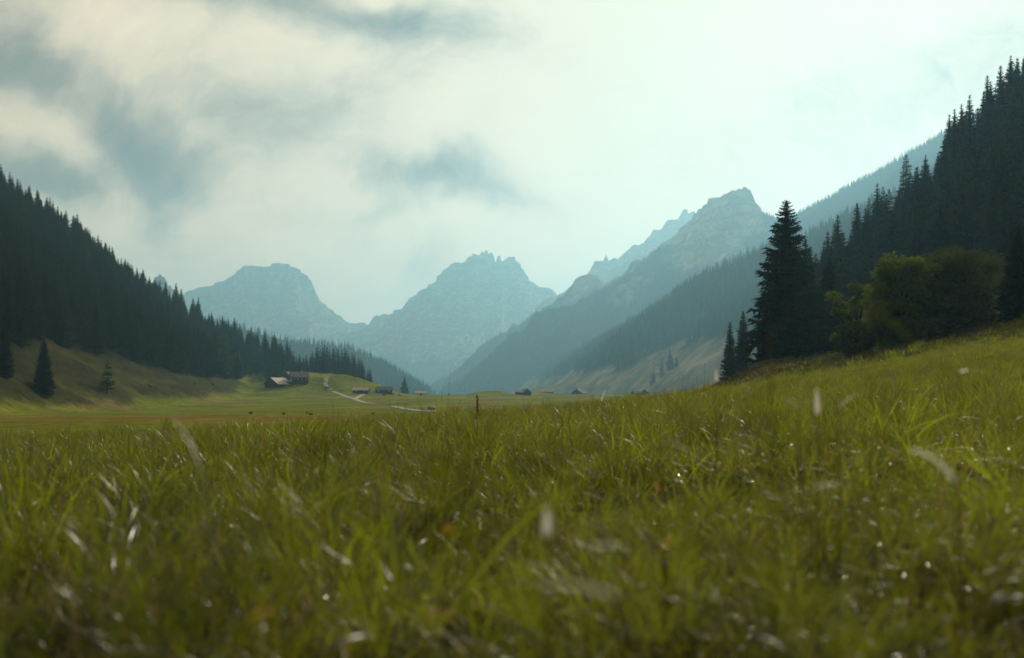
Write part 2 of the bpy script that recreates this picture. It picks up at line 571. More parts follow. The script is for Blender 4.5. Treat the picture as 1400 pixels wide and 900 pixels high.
hsum = nt.math('ADD', nt.math('MULTIPLY', n1, 1.0), nt.math('MULTIPLY', n3, 0.35))
principled(nt, out, c, 1.0, 0.0, hsum, 0.9, 0.5)

m, nt, out = new_mat('mountain_ground')
M_mount = m
att = nt.n('ShaderNodeAttribute', attribute_name='cover').outputs['Color']
pos = nt.n('ShaderNodeNewGeometry').outputs['Position']
n1 = nt.noise(pos, 0.02, 7, 0.65)
n2 = nt.noise(nt.vmath('MULTIPLY', pos, (1, 1, 3.0)), 0.007, 6, 0.6)
n3 = nt.noise(nt.vmath('MULTIPLY', pos, (1, 1, 0.18)), 0.028, 5, 0.6)
f = nt.math('MULTIPLY', nt.rng(n1, 0.3, 0.7, 0.68, 1.32), nt.rng(n2, 0.3, 0.7, 0.70, 1.30))
f = nt.math('MULTIPLY', f, nt.rng(n3, 0.3, 0.7, 0.75, 1.25))
cmb = nt.n('ShaderNodeCombineColor'); [nt.put(cmb.inputs[i], f) for i in range(3)]
c = nt.mix(1.0, att, cmb.outputs[0], 'MULTIPLY')
principled(nt, out, c, 1.0, 0.0, nt.math('ADD', n1, n3), 1.0, 25.0)


# ------------------------------------------------------------------ ground sheet
def forest_edge(px):
    """row of the lower forest edge on the left slope"""
    return np.interp(px, [-200, 0, 19, 70, 105, 160, 211, 236, 280, 312, 350, 372, 420, 470, 505], [490, 482, 480, 468, 480, 490, 500, 511, 516, 518, 512, 508, 512, 520, 530])


def right_edge(px):
    return np.interp(px, [1090, 1115, 1160, 1250, 1330, 1400, 1500], [470, 445, 430, 395, 360, 345, 320])


NR, NC = 620, 560
rows = np.concatenate([np.linspace(-300, -8, 24), np.linspace(-7, 24, 110), np.geomspace(24.3, 13800, NR - 134)])
u = np.linspace(-1, 1, NC)
u = u * 0.72 + 0.28 * u ** 3
wid = np.where(rows < 40, 60.0, 60 + (rows - 40) * 0.92)
X = (u[None, :] * wid[:, None])
Yg = np.repeat(rows[:, None], NC, 1)
Z = H(X, Yg)
px_g = 700 + X / np.maximum(Yg, 1) * F
py_g = HZ - Z / np.maximum(Yg, 1) * F
valley_g = np.interp(Yg, VY, VZ)


def lerp(a, b, t):
    return a + (np.array(b) - a) * t[..., None]


big = fbm(X, Yg, 1 / 60., 5, 61)
med = fbm(X, Yg * 0.5, 1 / 14., 4, 62)
str_ = fbm(X * 0.25, Yg, 1 / 18., 4, 63)
C = np.empty(X.shape + (3,)); C[:] = (0.115, 0.135, 0.014)
C = lerp(C, (0.15, 0.155, 0.026), sstep(big, -0.1, 0.45))
C = lerp(C, (0.15, 0.115, 0.04), sstep(med + big * 0.7 + str_ * 0.5, 0.12, 0.7) * 0.8)
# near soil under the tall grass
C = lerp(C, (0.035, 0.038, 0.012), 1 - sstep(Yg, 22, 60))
# orange brown sedge strip across the flat
strip = np.exp(-(((Yg + X * 0.10 + med * 12) - 205) / 52.) ** 4) * sstep(-X, -60, 10)
C = lerp(C, (0.15, 0.090, 0.030), strip * sstep(med, -0.9, 0.3) * 0.8)
# duller brown slopes on the left
ls = sstep(Z - valley_g, 0.5, 7) * sstep(-X, 60, 120) * (1 - sstep(Yg, 700, 760))
C = lerp(C, (0.055, 0.058, 0.014), ls * 0.97)
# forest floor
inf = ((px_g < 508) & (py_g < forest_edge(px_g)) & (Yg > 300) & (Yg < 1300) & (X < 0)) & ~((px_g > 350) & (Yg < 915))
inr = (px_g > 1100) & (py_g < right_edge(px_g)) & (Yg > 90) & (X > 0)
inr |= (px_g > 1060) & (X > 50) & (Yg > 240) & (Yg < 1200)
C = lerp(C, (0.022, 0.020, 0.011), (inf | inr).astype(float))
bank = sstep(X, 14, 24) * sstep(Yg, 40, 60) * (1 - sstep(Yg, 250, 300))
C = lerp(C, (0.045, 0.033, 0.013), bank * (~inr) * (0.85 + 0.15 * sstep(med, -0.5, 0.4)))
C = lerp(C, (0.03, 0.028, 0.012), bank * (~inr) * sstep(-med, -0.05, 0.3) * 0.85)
# far valley behind the crest
C = lerp(C, (0.07, 0.085, 0.025), sstep(Yg, 1400, 2500))
# bare earth on steep lumps
gy, gx = np.gradient(Z)
slope = np.hypot(gx / np.maximum(np.gradient(X, axis=1), 1e-3), gy / np.gradient(Yg, axis=0))
C = lerp(C, (0.026, 0.022, 0.011), sstep(slope, 0.45, 0.9) * sstep(Yg, 120, 260) * 0.7 * (~(inf | inr)))
idx = np.arange(NR * NC).reshape(NR, NC)
quads = np.stack([idx[:-1, :-1], idx[:-1, 1:], idx[1:, 1:], idx[1:, :-1]], -1).reshape(-1, 4)
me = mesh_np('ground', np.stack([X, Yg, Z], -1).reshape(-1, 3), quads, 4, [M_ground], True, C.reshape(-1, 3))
tag(link('ground', me), 'green valley meadow with brown sedge strip between forested slopes', kind='structure')


# ------------------------------------------------------------------ mountains
LAND = {}
K = 1.8       # metres per unit used in the mountain tables below


def landform(name, ridge_lines, f, box, res, seed, label, amp=40.0, gully=1 / 90., crag=14.0, colour=None, warp=0.0, forest=None):
    x0, x1, y0, y1 = box
    nx, ny = int((x1 - x0) / res), int((y1 - y0) / res)
    gx_, gy_ = np.meshgrid(np.linspace(x0, x1, nx), np.linspace(y0, y1, ny))
    R_ = []
    for k_, r_ in enumerate(ridge_lines):
        q_ = resample(r_, max(res * 1.2, 12))
        if k_ > 0:      # spurs wander instead of running straight
            t_ = np.linspace(0, 1, len(q_)); arc = np.arange(len(q_)) * 12.0
            q_[:, 0] += fbm(arc, arc * 0 + 9.1 * k_, 1 / 170., 4, seed + 33) * 90 * np.sin(np.pi * np.minimum(1, t_ * 1.2 + .02) / 1.25)
            q_[:, 2] += fbm(arc, arc * 0 + 3.1 * k_, 1 / 110., 4, seed + 34) * 34 * np.sin(np.pi * t_)
        R_.append(q_)
    R_ = np.concatenate(R_)

    def height(x, y):
        _, d0, _ = cones(x, y, R_, f)
        wq = warp * (1 - np.exp(-d0 / 70.))
        wx = x + fbm(x, y, 1 / 110., 4, seed + 70) * wq
        wy = y + fbm(x, y, 1 / 110., 4, seed + 80) * wq
        best, dist, arg = cones(wx, wy, R_, f)
        # gullies running down the face, buttresses between them
        run = np.clip(dist / 160., 0, 1)
        g1 = ridged(x, y * 0.35, gully, 5, seed, 0.55) - 0.62
        g2 = fbm(x, y, gully * 0.4, 4, seed + 5)
        z = best + run * amp * (g1 * 1.5 + g2 * 0.7)
        near = np.exp(-dist / 55.)
        z = z + near * crag * (ridged(x, y, 1 / 38., 3, seed + 9) - 0.6)
        # walls and ledges: the face falls in steps, the ledges tilt a little
        st = 34.0
        ph_ = (z + x * 0.06 + fbm(x, y, 1 / 150., 3, seed + 12) * 22) / st
        fr = ph_ - np.floor(ph_)
        stepz = (sstep(fr, 0.30, 0.70) - fr) * st
        z = z + stepz * (0.4 if seed == 103 else 0.75) * np.exp(-((dist - 90) / 110.) ** 2) * (1 if crag > 6.5 or seed == 103 else 0)
        # strata: benches that cut the upper rock into steps
        return z, dist
    z, dist = height(gx_, gy_)
    gz = H(gx_ * K, gy_ * K) / K
    sl = np.hypot(*np.gradient(z, res))
    col_ = colour(gx_, gy_, z, dist, sl)
    id_ = np.arange(nx * ny).reshape(ny, nx)
    q = np.stack([id_[:-1, :-1], id_[:-1, 1:], id_[1:, 1:], id_[1:, :-1]], -1)
    above = z > gz - 12
    keep = above[:-1, :-1] | above[:-1, 1:] | above[1:, 1:] | above[1:, :-1]
    q = q[keep].reshape(-1, 4)
    used = np.zeros(nx * ny, bool); used[q.ravel()] = True
    rm = np.cumsum(used) - 1
    V = np.stack([gx_, gy_, z], -1).reshape(-1, 3)[used] * K
    me_ = mesh_np(name, V, rm[q], 4, [M_mount], True, col_.reshape(-1, 3)[used])
    o = link(name, me_)
    tag(o, label, kind='structure')
    LAND[seed] = (x0, y0, res, (x1 - x0) / (nx - 1), (y1 - y0) / (ny - 1), z, gz, sl, dist)
    return o


def P(lst):
    return [W(*p) for p in lst]


ROCK = (0.31, 0.28, 0.23); SCREE = (0.36, 0.33, 0.26); ALP = (0.15, 0.15, 0.06); WOOD = (0.020, 0.026, 0.014)


def col_rock(treeline, woodamt=1.0, rock_sl=0.85):
    def fn(x, y, z, dist, sl):
        n = fbm(x, y, 1 / 120., 5, 90)
        n2 = fbm(x, y, 1 / 35., 4, 91)
        c = np.empty(x.shape + (3,)); c[:] = ALP
        c = lerp(c, SCREE, sstep(n2 + n * 0.5, 0.15, 0.5) * 0.7)
        c = lerp(c, ROCK, sstep(sl + n2 * 0.35, rock_sl - 0.15, rock_sl + 0.2))
        wd = sstep(treeline - z + n * 130 + n2 * 60, -20, 40) * woodamt
        c = lerp(c, WOOD, wd)
        return c
    return fn


# blue forested ridge, right, middle distance
B_R = P([(1262, 252, 900), (1205, 268, 950), (1150, 300, 1010), (1090, 322, 1060), (1040, 340, 1110), (985, 364, 1160), (960, 376, 1210), (900, 418, 1330),
         (850, 447, 1480), (800, 476, 1720), (740, 503, 2020), (690, 523, 2300), (650, 540, 2500)])


def col_B(x, y, z, dist, sl):
    px = 700 + x / y * F; py = HZ - z / y * F
    edge = np.interp(px, [600, 700, 793, 847, 882, 907, 939, 968, 1000, 1060], [560, 530, 508, 502, 486, 482, 471, 460, 466, 490])
    n = fbm(x, y, 1 / 40., 4, 92)
    c = np.empty(x.shape + (3,)); c[:] = (0.17, 0.15, 0.06)
    c = lerp(c, (0.24, 0.20, 0.12), sstep(fbm(x, y * 0.3, 1 / 30., 4, 93), 0.0, 0.45))
    c = lerp(c, WOOD, sstep(edge - py + n * 14, -2, 3))
    return c


landform('hillside', [B_R, P([(1262, 252, 900), (1400, 190, 860), (1600, 110, 800)])], lambda d: 0.78 * d - 0.00010 * d * d * (d < 900) - (d >= 900) * 81, (-400, 520, 620, 2700), 8.5, 101,
         'blue hazy forested hillside behind the big spruce on the right', 16.0, 1 / 110., 3.0, col_B, 20)
# upper hazy ridge right
landform('hillside', [P([(1560, 20, 1600), (1400, 120, 1700), (1335, 158, 1760), (1270, 194, 1830), (1200, 234, 1920), (1150, 260, 2020), (1090, 293, 2120), (1062, 304, 2220), (1044, 291, 2300)])],
         lambda d: 0.75 * d, (100, 1500, 1300, 2800), 12.0, 102, 'pale forested ridge rising to the upper right behind the dark trees', 18.0, 1 / 120., 3.0, col_rock(900, 1.0), 20)
# rocky ridge with the square headed peak
D_R = P([(1044, 290, 2300), (1031, 280, 2330), (1025, 279, 2345), (1023.5, 259, 2350), (1018, 254.5, 2355), (1003, 260, 2370), (985, 270.5, 2400), (971, 272.5, 2420), (957, 285, 2450),
         (944, 300, 2480), (918, 325, 2560), (893, 344, 2640), (864, 365, 2740), (843, 378, 2820), (826, 388.5, 2890), (815, 378, 2930), (804, 375, 2960), (790, 380, 3000), (779, 394, 3030),
         (765, 415, 3080), (754, 437, 3120), (740, 457, 3150), (712, 480, 3150), (680, 503, 3100), (650, 525, 3000)])
D_S = [P([(1003, 272, 2350), (960, 330, 2250), (900, 400, 2150), (850, 450, 2150)]), P([(893, 346, 2640), (850, 400, 2550), (790, 460, 2480), (740, 505, 2450)]),
       P([(790, 382, 3000), (765, 450, 2850), (730, 500, 2750)])]
landform('mountain', [D_R] + D_S, lambda d: 42 * (1 - np.exp(-np.maximum(0, d - 4) / 18.)) + 0.66 * np.maximum(0, d - 4), (-350, 950, 1950, 3350), 5.0, 103,
         'hazy blue mountain with a square headed summit right of the centre', 34.0, 1 / 85., 2.0, col_rock(330, 0.95, 0.95), 34)
# far crest behind it
E_R = P([(1000, 330, 4000), (960, 292, 4000), (950, 287, 4000), (939, 282.5, 4000), (925, 293, 4000), (907, 304, 4000), (893, 313, 4000), (879, 325, 4020), (861, 333, 4050), (847, 345, 4080), (836, 352, 4100),
         (829, 346, 4110), (825, 354, 4120), (815, 349, 4140), (809, 362, 4150), (806, 375, 4160), (790, 410, 4200), (770, 440, 4250)])
landform('mountain', [E_R], lambda d: 75 * (1 - np.exp(-d / 22.)) + 0.6 * d, (100, 1300, 3200, 5000), 11.0, 104,
         'pale far rock crest with small horns behind the square headed mountain', 40.0, 1 / 100., 6.0, col_rock(150, 0.5), 12)
# central peak
F_R = P([(830, 470, 5300), (790, 440, 5200), (757, 415, 5080), (746, 409, 5060), (744.5, 398, 5040), (723, 384, 5000), (717, 373, 4990), (709, 361, 4985), (702, 352, 4980), (691, 354.5, 4975), (687, 357, 4970),
         (681.5, 352, 4970), (675, 357, 4970), (671.5, 345, 4970), (665, 343.5, 4970), (659, 344, 4970), (655, 350.5, 4965), (647.5, 347, 4960), (640, 353, 4955), (632, 360, 4950), (617, 361, 4950), (607, 370, 4950),
         (600, 377, 4950), (598, 384, 4950), (583, 394, 4960), (568, 403, 4970), (557, 418, 4990), (540, 426, 5000), (522, 434, 5020), (507, 447, 5060), (480, 458, 5100), (440, 470, 5100)])
F_S = [P([(655, 360, 4950), (648, 420, 4650), (630, 470, 4350), (610, 515, 4000)]), P([(702, 360, 4970), (716, 410, 4700), (700, 465, 4350), (680, 515, 4000)]),
       P([(568, 408, 4970), (560, 450, 4600), (530, 490, 4200), (505, 520, 3900)]), P([(744, 402, 5030), (750, 440, 4750), (745, 480, 4400)]), P([(600, 385, 4940), (598, 430, 4650), (575, 480, 4250)])]
landform('mountain', [F_R] + F_S, lambda d: 118 * (1 - np.exp(-np.maximum(0, d - 7) / 32.)) + 0.50 * np.maximum(0, d - 7), (-1400, 500, 3600, 5350), 5.5, 105,
         'central mountain with a notched rocky crown in pale haze', 46.0, 1 / 90., 11.0, col_rock(170, 0.8, 0.8), 60)
# left massif
G_R = P([(225, 420, 5500), (262, 397, 5500), (295, 389, 5500), (314, 380, 5480), (333, 366, 5460), (345, 363, 5450), (356, 364, 5450), (367, 365.5, 5450), (375, 361.5, 5450), (394, 361.5, 5450), (404, 367, 5450), (413, 373, 5460),
         (422, 382, 5470), (426, 396, 5480), (439, 415, 5500), (462, 432, 5520), (477, 443, 5530), (487, 442.5, 5540), (496, 442.5, 5540), (506, 447, 5550), (530, 462, 5560)])
G_S = [P([(345, 370, 5440), (350, 430, 5050), (345, 470, 4700)]), P([(404, 372, 5440), (420, 430, 5100), (425, 470, 4700)]), P([(300, 392, 5480), (290, 440, 5000)]), P([(462, 434, 5510), (465, 470, 5000)])]
landform('mountain', [G_R] + G_S, lambda d: 205 * (1 - np.exp(-np.maximum(0, d - 12) / 85.)) + 0.42 * np.maximum(0, d - 12), (-2150, -650, 4300, 5750), 6.5, 106,
         'broad flat topped rock massif left of the centre above the forest', 42.0, 1 / 100., 7.0, col_rock(120, 0.7, 0.8), 60)
landform('mountain', [P([(230, 410, 6600), (257, 396, 6600), (275, 390, 6600), (284, 386, 6600), (289, 390, 6600), (310, 400, 6600)])], lambda d: 60 * (1 - np.exp(-d / 30.)) + 0.6 * d,
         (-2500, -1700, 6100, 7000), 20.0, 107, 'small far shoulder peeping out left of the flat topped massif', 20.0, 1 / 120., 10.0, col_rock(0, 0.3), 10)
landform('mountain', [P([(170, 380, 3000), (186, 368, 3000), (192, 364, 3000), (198, 370, 3000), (210, 377, 3000), (214, 371, 3000), (218, 366.5, 3000), (223, 369, 3000), (227, 377, 3000), (245, 392, 3000)])],
         lambda d: 60 * (1 - np.exp(-d / 12.)) + 0.8 * d, (-1300, -950, 2800, 3200), 6.0, 108, 'tiny rock tooth peeping over the left forest skyline', 8.0, 1 / 40., 4.0, col_rock(0, 0.0), 4)
landform('mountain', [P([(-120, 215, 1150), (-40, 232, 1150), (0, 243, 1150), (13, 246, 1150), (23, 254, 1150), (32, 263, 1150), (35, 261, 1150), (40, 258.5, 1150), (43, 262, 1150), (46, 272, 1150), (60, 300, 1150)])],
         lambda d: 50 * (1 - np.exp(-d / 9.)) + 0.8 * d, (-800, -500, 1000, 1300), 4.0, 109, 'dark rock head with a small spike above the upper left forest', 8.0, 1 / 30., 2.5, col_rock(0, 0.0), 2)
# hazy wood behind the farm
landform('hillside', [P([(300, 440, 1900), (405, 468, 1900), (440, 470, 1850), (477, 476, 1800), (500, 486, 1750), (530, 512, 1650), (555, 532, 1520), (578, 545, 1430)])],
         lambda d: 0.6 * d, (-900, 0, 1250, 2400), 10.0, 110, 'hazy wooded shoulder sloping down behind the farm', 14.0, 1 / 100., 2.0, col_rock(900, 1.0), 14)


def land_sample(seed, n, rg):
    """random points on a landform with their ground height"""
    x0, y0, res, sx, sy, z, gz, sl, dist = LAND[seed]
    ny, nx = z.shape
    fx = rg.random(n) * (nx - 1.001); fy = rg.random(n) * (ny - 1.001)
    ix, iy = fx.astype(int), fy.astype(int)
    tx, ty = fx - ix, fy - iy
    b = lambda a: (a[iy, ix] * (1 - tx) + a[iy, ix + 1] * tx) * (1 - ty) + (a[iy + 1, ix] * (1 - tx) + a[iy + 1, ix + 1] * tx) * ty
    return (x0 + fx * sx) * K, (y0 + fy * sy) * K, b(z) * K, b(gz) * K, b(sl), b(dist)


# ------------------------------------------------------------------ spruce builder
def spruce_arrays(H_, Rr, whorls, nb, n, seed, bare=0.05, droop=0.35, top_pow=0.85, core=False):
    rg = np.random.default_rng(seed)
    V = []; T = []
    base = 0
    for i in range(whorls):
        t = bare + (1 - bare) * ((i + rg.random() * 0.8) / whorls)
        t = min(t, 0.985)
        L0 = Rr * ((1 - t) ** top_pow) * (0.9 + 0.3 * rg.random()) + 0.012 * H_
        if t < bare + 0.12: L0 *= 0.80
        for b in range(nb):
            a = 2 * math.pi * (b + rg.random() * 0.9) / nb + i * 1.3
            L = L0 * (0.62 + 0.50 * rg.random() ** 0.8)
            if rg.random() < 0.04: L *= 1.22
            dr = droop * (1.25 - t) * (0.7 + 0.6 * rg.random())
            s = np.linspace(0, 1, n + 1)
            r = L * s
            z = t * H_ + L * (0.10 * s - dr * s ** 1.4 + 0.12 * s ** 4 * 2) + (rg.random() - 0.5) * 0.02 * H_
            ca, sa = math.cos(a), math.sin(a)
            sp = np.stack([r * ca, r * sa, z], 1)
            side = np.array([-sa, ca, 0.0]); fwd = np.array([ca, sa, 0.0])
            wd = L * 0.34 * (np.sin(np.pi * np.clip(s * 0.8 + 0.12, 0, 1)) ** 0.7)
            nseg = n
            for k in range(nseg):
                p0, p1 = sp[k], sp[k + 1]
                wk = wd[k] * (0.7 + 0.6 * rg.random(3))
                dn = 0.35 + 0.4 * rg.random(3)
                tl = p1 + side * wk[0] + fwd * wk[0] * 0.55 - np.array([0, 0, wk[0] * dn[0]])
                tr = p1 - side * wk[1] + fwd * wk[1] * 0.55 - np.array([0, 0, wk[1] * dn[1]])
                td = (p0 + p1) / 2 - np.array([0, 0, wk[2] * (0.7 + 0.5 * rg.random())]) + side * (rg.random() - 0.5) * wk[2]
                V += [p0, p1, tl, tr, td]
                T += [(base, base + 1, base + 2), (base, base + 3, base + 1), (base, base + 1, base + 4)]
                base += 5
            # tip
            V += [sp[-1] + side * L * 0.03, sp[-1] - side * L * 0.03, sp[-1] + fwd * L * 0.10 + np.array([0, 0, L * 0.02])]
            T.append((base, base + 1, base + 2)); base += 3
    # leader
    for q in range(3):
        a = q * 2.1
        V += [(0.012 * H_ * math.cos(a), 0.012 * H_ * math.sin(a), H_ * 0.955), (-0.012 * H_ * math.cos(a), -0.012 * H_ * math.sin(a), H_ * 0.955), (0, 0, H_)]
        T.append((base, base + 1, base + 2)); base += 3
    if core:
        m_ = 7
        for (za, zb, ra, rb_) in [(0.0, 0.45, .46, .28), (0.40, 0.95, .33, .02)]:
            b0 = base
            for q in range(m_):
                a = 6.283 * q / m_ + za
                V += [(Rr * ra * math.cos(a), Rr * ra * math.sin(a), za * H_), (Rr * rb_ * math.cos(a), Rr * rb_ * math.sin(a), zb * H_)]
            for q in range(m_):
                a, b = b0 + 2 * q, b0 + 2 * ((q + 1) % m_)
                T += [(a, b, b + 1), (a, b + 1, a + 1)]
            base += 2 * m_
    return np.array(V), np.array(T)


def trunk_mesh(name, H_, r0, mat=None):
    mb = MB()
    mb.tube([(0, 0, -0.6), (0, 0, 0.3), (0.02, 0, H_ * 0.3), (0, 0.02, H_ * 0.7), (0, 0, H_ * 0.97)], [r0 * 1.5, r0, r0 * 0.8, r0 * 0.35, r0 * 0.05], 8)
    return mb.mesh(name, mat or M_bark, True)


def crown_mesh(name, args, mat):
    V, T = spruce_arrays(*args)
    return mesh_np(name, V, T, 3, [mat])


# unit trees, 1 m scale = real 20 m tree
HI = [(crown_mesh('crown', (20, 3.3, 58, 11, 6, 1, 0.02, .38, .8, True), M_needle_n), trunk_mesh('trunk', 20, 0.30)),
      (crown_mesh('crown', (20, 2.9, 50, 10, 5, 2, 0.02, 0.42, .8, True), M_needle_n), trunk_mesh('trunk', 20, 0.26))]
MID = [(crown_mesh('crown', (20, 3.1, 36, 9, 3, 11, 0.04, .35, .85, True), M_needle), trunk_mesh('trunk', 20, 0.26)),
       (crown_mesh('crown', (20, 2.6, 38, 9, 3, 12, 0.06, 0.45, .85, True), M_needle), trunk_mesh('trunk', 20, 0.25)),
       (crown_mesh('crown', (20, 3.7, 34, 9, 3, 13, 0.02, 0.3, 1.0, True), M_needle), trunk_mesh('trunk', 20, 0.28)),
       (crown_mesh('crown', (20, 2.3, 38, 8, 3, 14, 0.12, 0.5, 0.7, False), M_needle), trunk_mesh('trunk', 20, 0.24))]
# a gappy, ragged one
SPARSE = (crown_mesh('crown', (20, 3.8, 15, 6, 5, 21, 0.10, 0.22, 0.75), M_needle_n), trunk_mesh('trunk', 20, 0.30))
LOW = []
for i, a in enumerate([(20, 3.2, 17, 6, 1, 31, 0.0, .5, .85, True), (20, 2.7, 18, 6, 1, 32, 0.0, 0.6, .8, True), (20, 3.8, 16, 6, 1, 33, 0.0, 0.5, 1.0, True)]):
    LOW.append(bpy.data.objects.new('spruce_source', crown_mesh('low_spruce', a, M_needle)))


def place_spruce(proto, p, height, rot, label, group=None, name='spruce_tree', width=1.0, cat='tree'):
    e = bpy.data.objects.new(name, None)
    col.objects.link(e)
    e.empty_display_size = 0.1
    e.location = p
    e.rotation_euler = (0, 0, rot)
    s = height / 20.0
    e.scale = (s * width, s * width, s)
    tag(e, label, cat, group)
    link('crown', proto[0], e)
    link('trunk', proto[1], e)
    return e


# ------------------------------------------------------------------ geometry-nodes scatter (stuff)
def scatter(name, pts, rot, scl, idx_, sources, label, smooth=None):
    me = bpy.data.meshes.new(name)
    me.vertices.add(len(pts))
    me.vertices.foreach_set('co', np.asarray(pts, dtype=np.float32).ravel())
    a = me.attributes.new('rot', 'FLOAT_VECTOR', 'POINT'); a.data.foreach_set('vector', np.asarray(rot, dtype=np.float32).ravel())
    a = me.attributes.new('scl', 'FLOAT_VECTOR', 'POINT'); a.data.foreach_set('vector', np.asarray(scl, dtype=np.float32).ravel())
    a = me.attributes.new('pick', 'INT', 'POINT'); a.data.foreach_set('value', np.asarray(idx_, dtype=np.int32))
    o = link(name, me)
    ng = bpy.data.node_groups.new(name + '_nodes', 'GeometryNodeTree')
    ng.interface.new_socket('Geometry', in_out='INPUT', socket_type='NodeSocketGeometry')
    ng.interface.new_socket('Geometry', in_out='OUTPUT', socket_type='NodeSocketGeometry')
    gi = ng.nodes.new('NodeGroupInput'); go = ng.nodes.new('NodeGroupOutput')
    iop = ng.nodes.new('GeometryNodeInstanceOnPoints')
    jn = ng.nodes.new('GeometryNodeJoinGeometry')
    for s_ in sources:
        oi = ng.nodes.new('GeometryNodeObjectInfo')
        oi.inputs['Object'].default_value = s_
        oi.inputs['As Instance'].default_value = True
        ng.links.new(oi.outputs['Geometry'], jn.inputs[0])

    def named(nm, typ):
        nd = ng.nodes.new('GeometryNodeInputNamedAttribute'); nd.data_type = typ
        nd.inputs['Name'].default_value = nm
        return nd.outputs[0]
    ng.links.new(gi.outputs[0], iop.inputs['Points'])
    ng.links.new(jn.outputs[0], iop.inputs['Instance'])
    iop.inputs['Pick Instance'].default_value = True
    ng.links.new(named('pick', 'INT'), iop.inputs['Instance Index'])
    e2r = ng.nodes.new('FunctionNodeEulerToRotation')
    ng.links.new(named('rot', 'FLOAT_VECTOR'), e2r.inputs[0])
    ng.links.new(e2r.outputs[0], iop.inputs['Rotation'])
    ng.links.new(named('scl', 'FLOAT_VECTOR'), iop.inputs['Scale'])
    ng.links.new(iop.outputs[0], go.inputs[0])
    md = o.modifiers.new('scatter', 'NODES'); md.node_group = ng
    tag(o, label, kind='stuff')
    return o


def tree_scatter(name, x, y, z, hgt, label, rg):
    n = len(x)
    s = hgt / 20.0
    wv_ = s * (0.85 + 0.35 * rg.random(n))
    return scatter(name, np.stack([x, y, z - 0.3], 1), np.stack([np.zeros(n), np.zeros(n), rg.random(n) * 6.28], 1), np.stack([wv_, wv_, s], 1),
                   rg.integers(0, 3, n), LOW, label)


# ------------------------------------------------------------------ forests
def jitter_grid(x0, x1, y0, y1, step, rg):
    gx_, gy_ = np.meshgrid(np.arange(x0, x1, step), np.arange(y0, y1, step))
    gx_ = gx_.ravel() + (rg.random(gx_.size) - 0.5) * step * 0.95
    gy_ = gy_.ravel() + (rg.random(gy_.size) - 0.5) * step * 0.95
    return gx_, gy_


def face(x, y, z, ex=1.5):
    """is the ground at the point turned to the camera (visible side)?"""
    d = np.hypot(x, y)
    x2, y2 = x * (1 - 14 / d), y * (1 - 14 / d)
    return (H(x2, y2) / (d - 14)) < (z / d) + 0.004


rg = np.random.default_rng(5)
# left slope
tx, ty = jitter_grid(-470, -125, 300, 1060, 6.8, rg)
tz = H(tx, ty)
px, py = 700 + tx / ty * F, HZ - tz / ty * F
ok = (px > -140) & (px < 506) & (py < forest_edge(px) + fbm(tx, ty, 1 / 25., 3, 77) * 5) & face(tx, ty, tz) & (tz > 4) & ~((px > 345) & (ty < 925))
tx, ty, tz, px, py = [a[ok] for a in (tx, ty, tz, px, py)]
th = 10 + 16 * rg.random(len(tx)) ** 1.5 + np.clip(fbm(tx, ty, 1 / 60., 2, 78) * 6, -3, 5)
th = np.where(py > forest_edge(px) - 22, th * 1.1, th)
# right slope
sx_, sy_ = jitter_grid(40, 240, 120, 300, 4.9, rg)
sz_ = H(sx_, sy_)
qx, qy = 700 + sx_ / sy_ * F, HZ - sz_ / sy_ * F
ok = (qx > 1085) & (qx < 1500) & (qy < right_edge(qx)) & (sy_ > 150) & face(sx_, sy_, sz_)
sx_, sy_, sz_, qx, qy = [a[ok] for a in (sx_, sy_, sz_, qx, qy)]
sh = 10.5 + 10 * rg.random(len(sx_)) ** 1.6
sh = np.where((sy_ < 190) & (qx > 1250), np.minimum(sh, 12), sh)

AX = np.concatenate([tx, sx_]); AY = np.concatenate([ty, sy_]); AZ = np.concatenate([tz, sz_]); AH = np.concatenate([th, sh])
PXa = np.concatenate([px, qx]); PYa = np.concatenate([py, qy])
SIDE = np.concatenate([np.zeros(len(tx)), np.ones(len(sx_))])
size = AH / AY * F
vis = (PXa > -20) & (PXa < 1420)
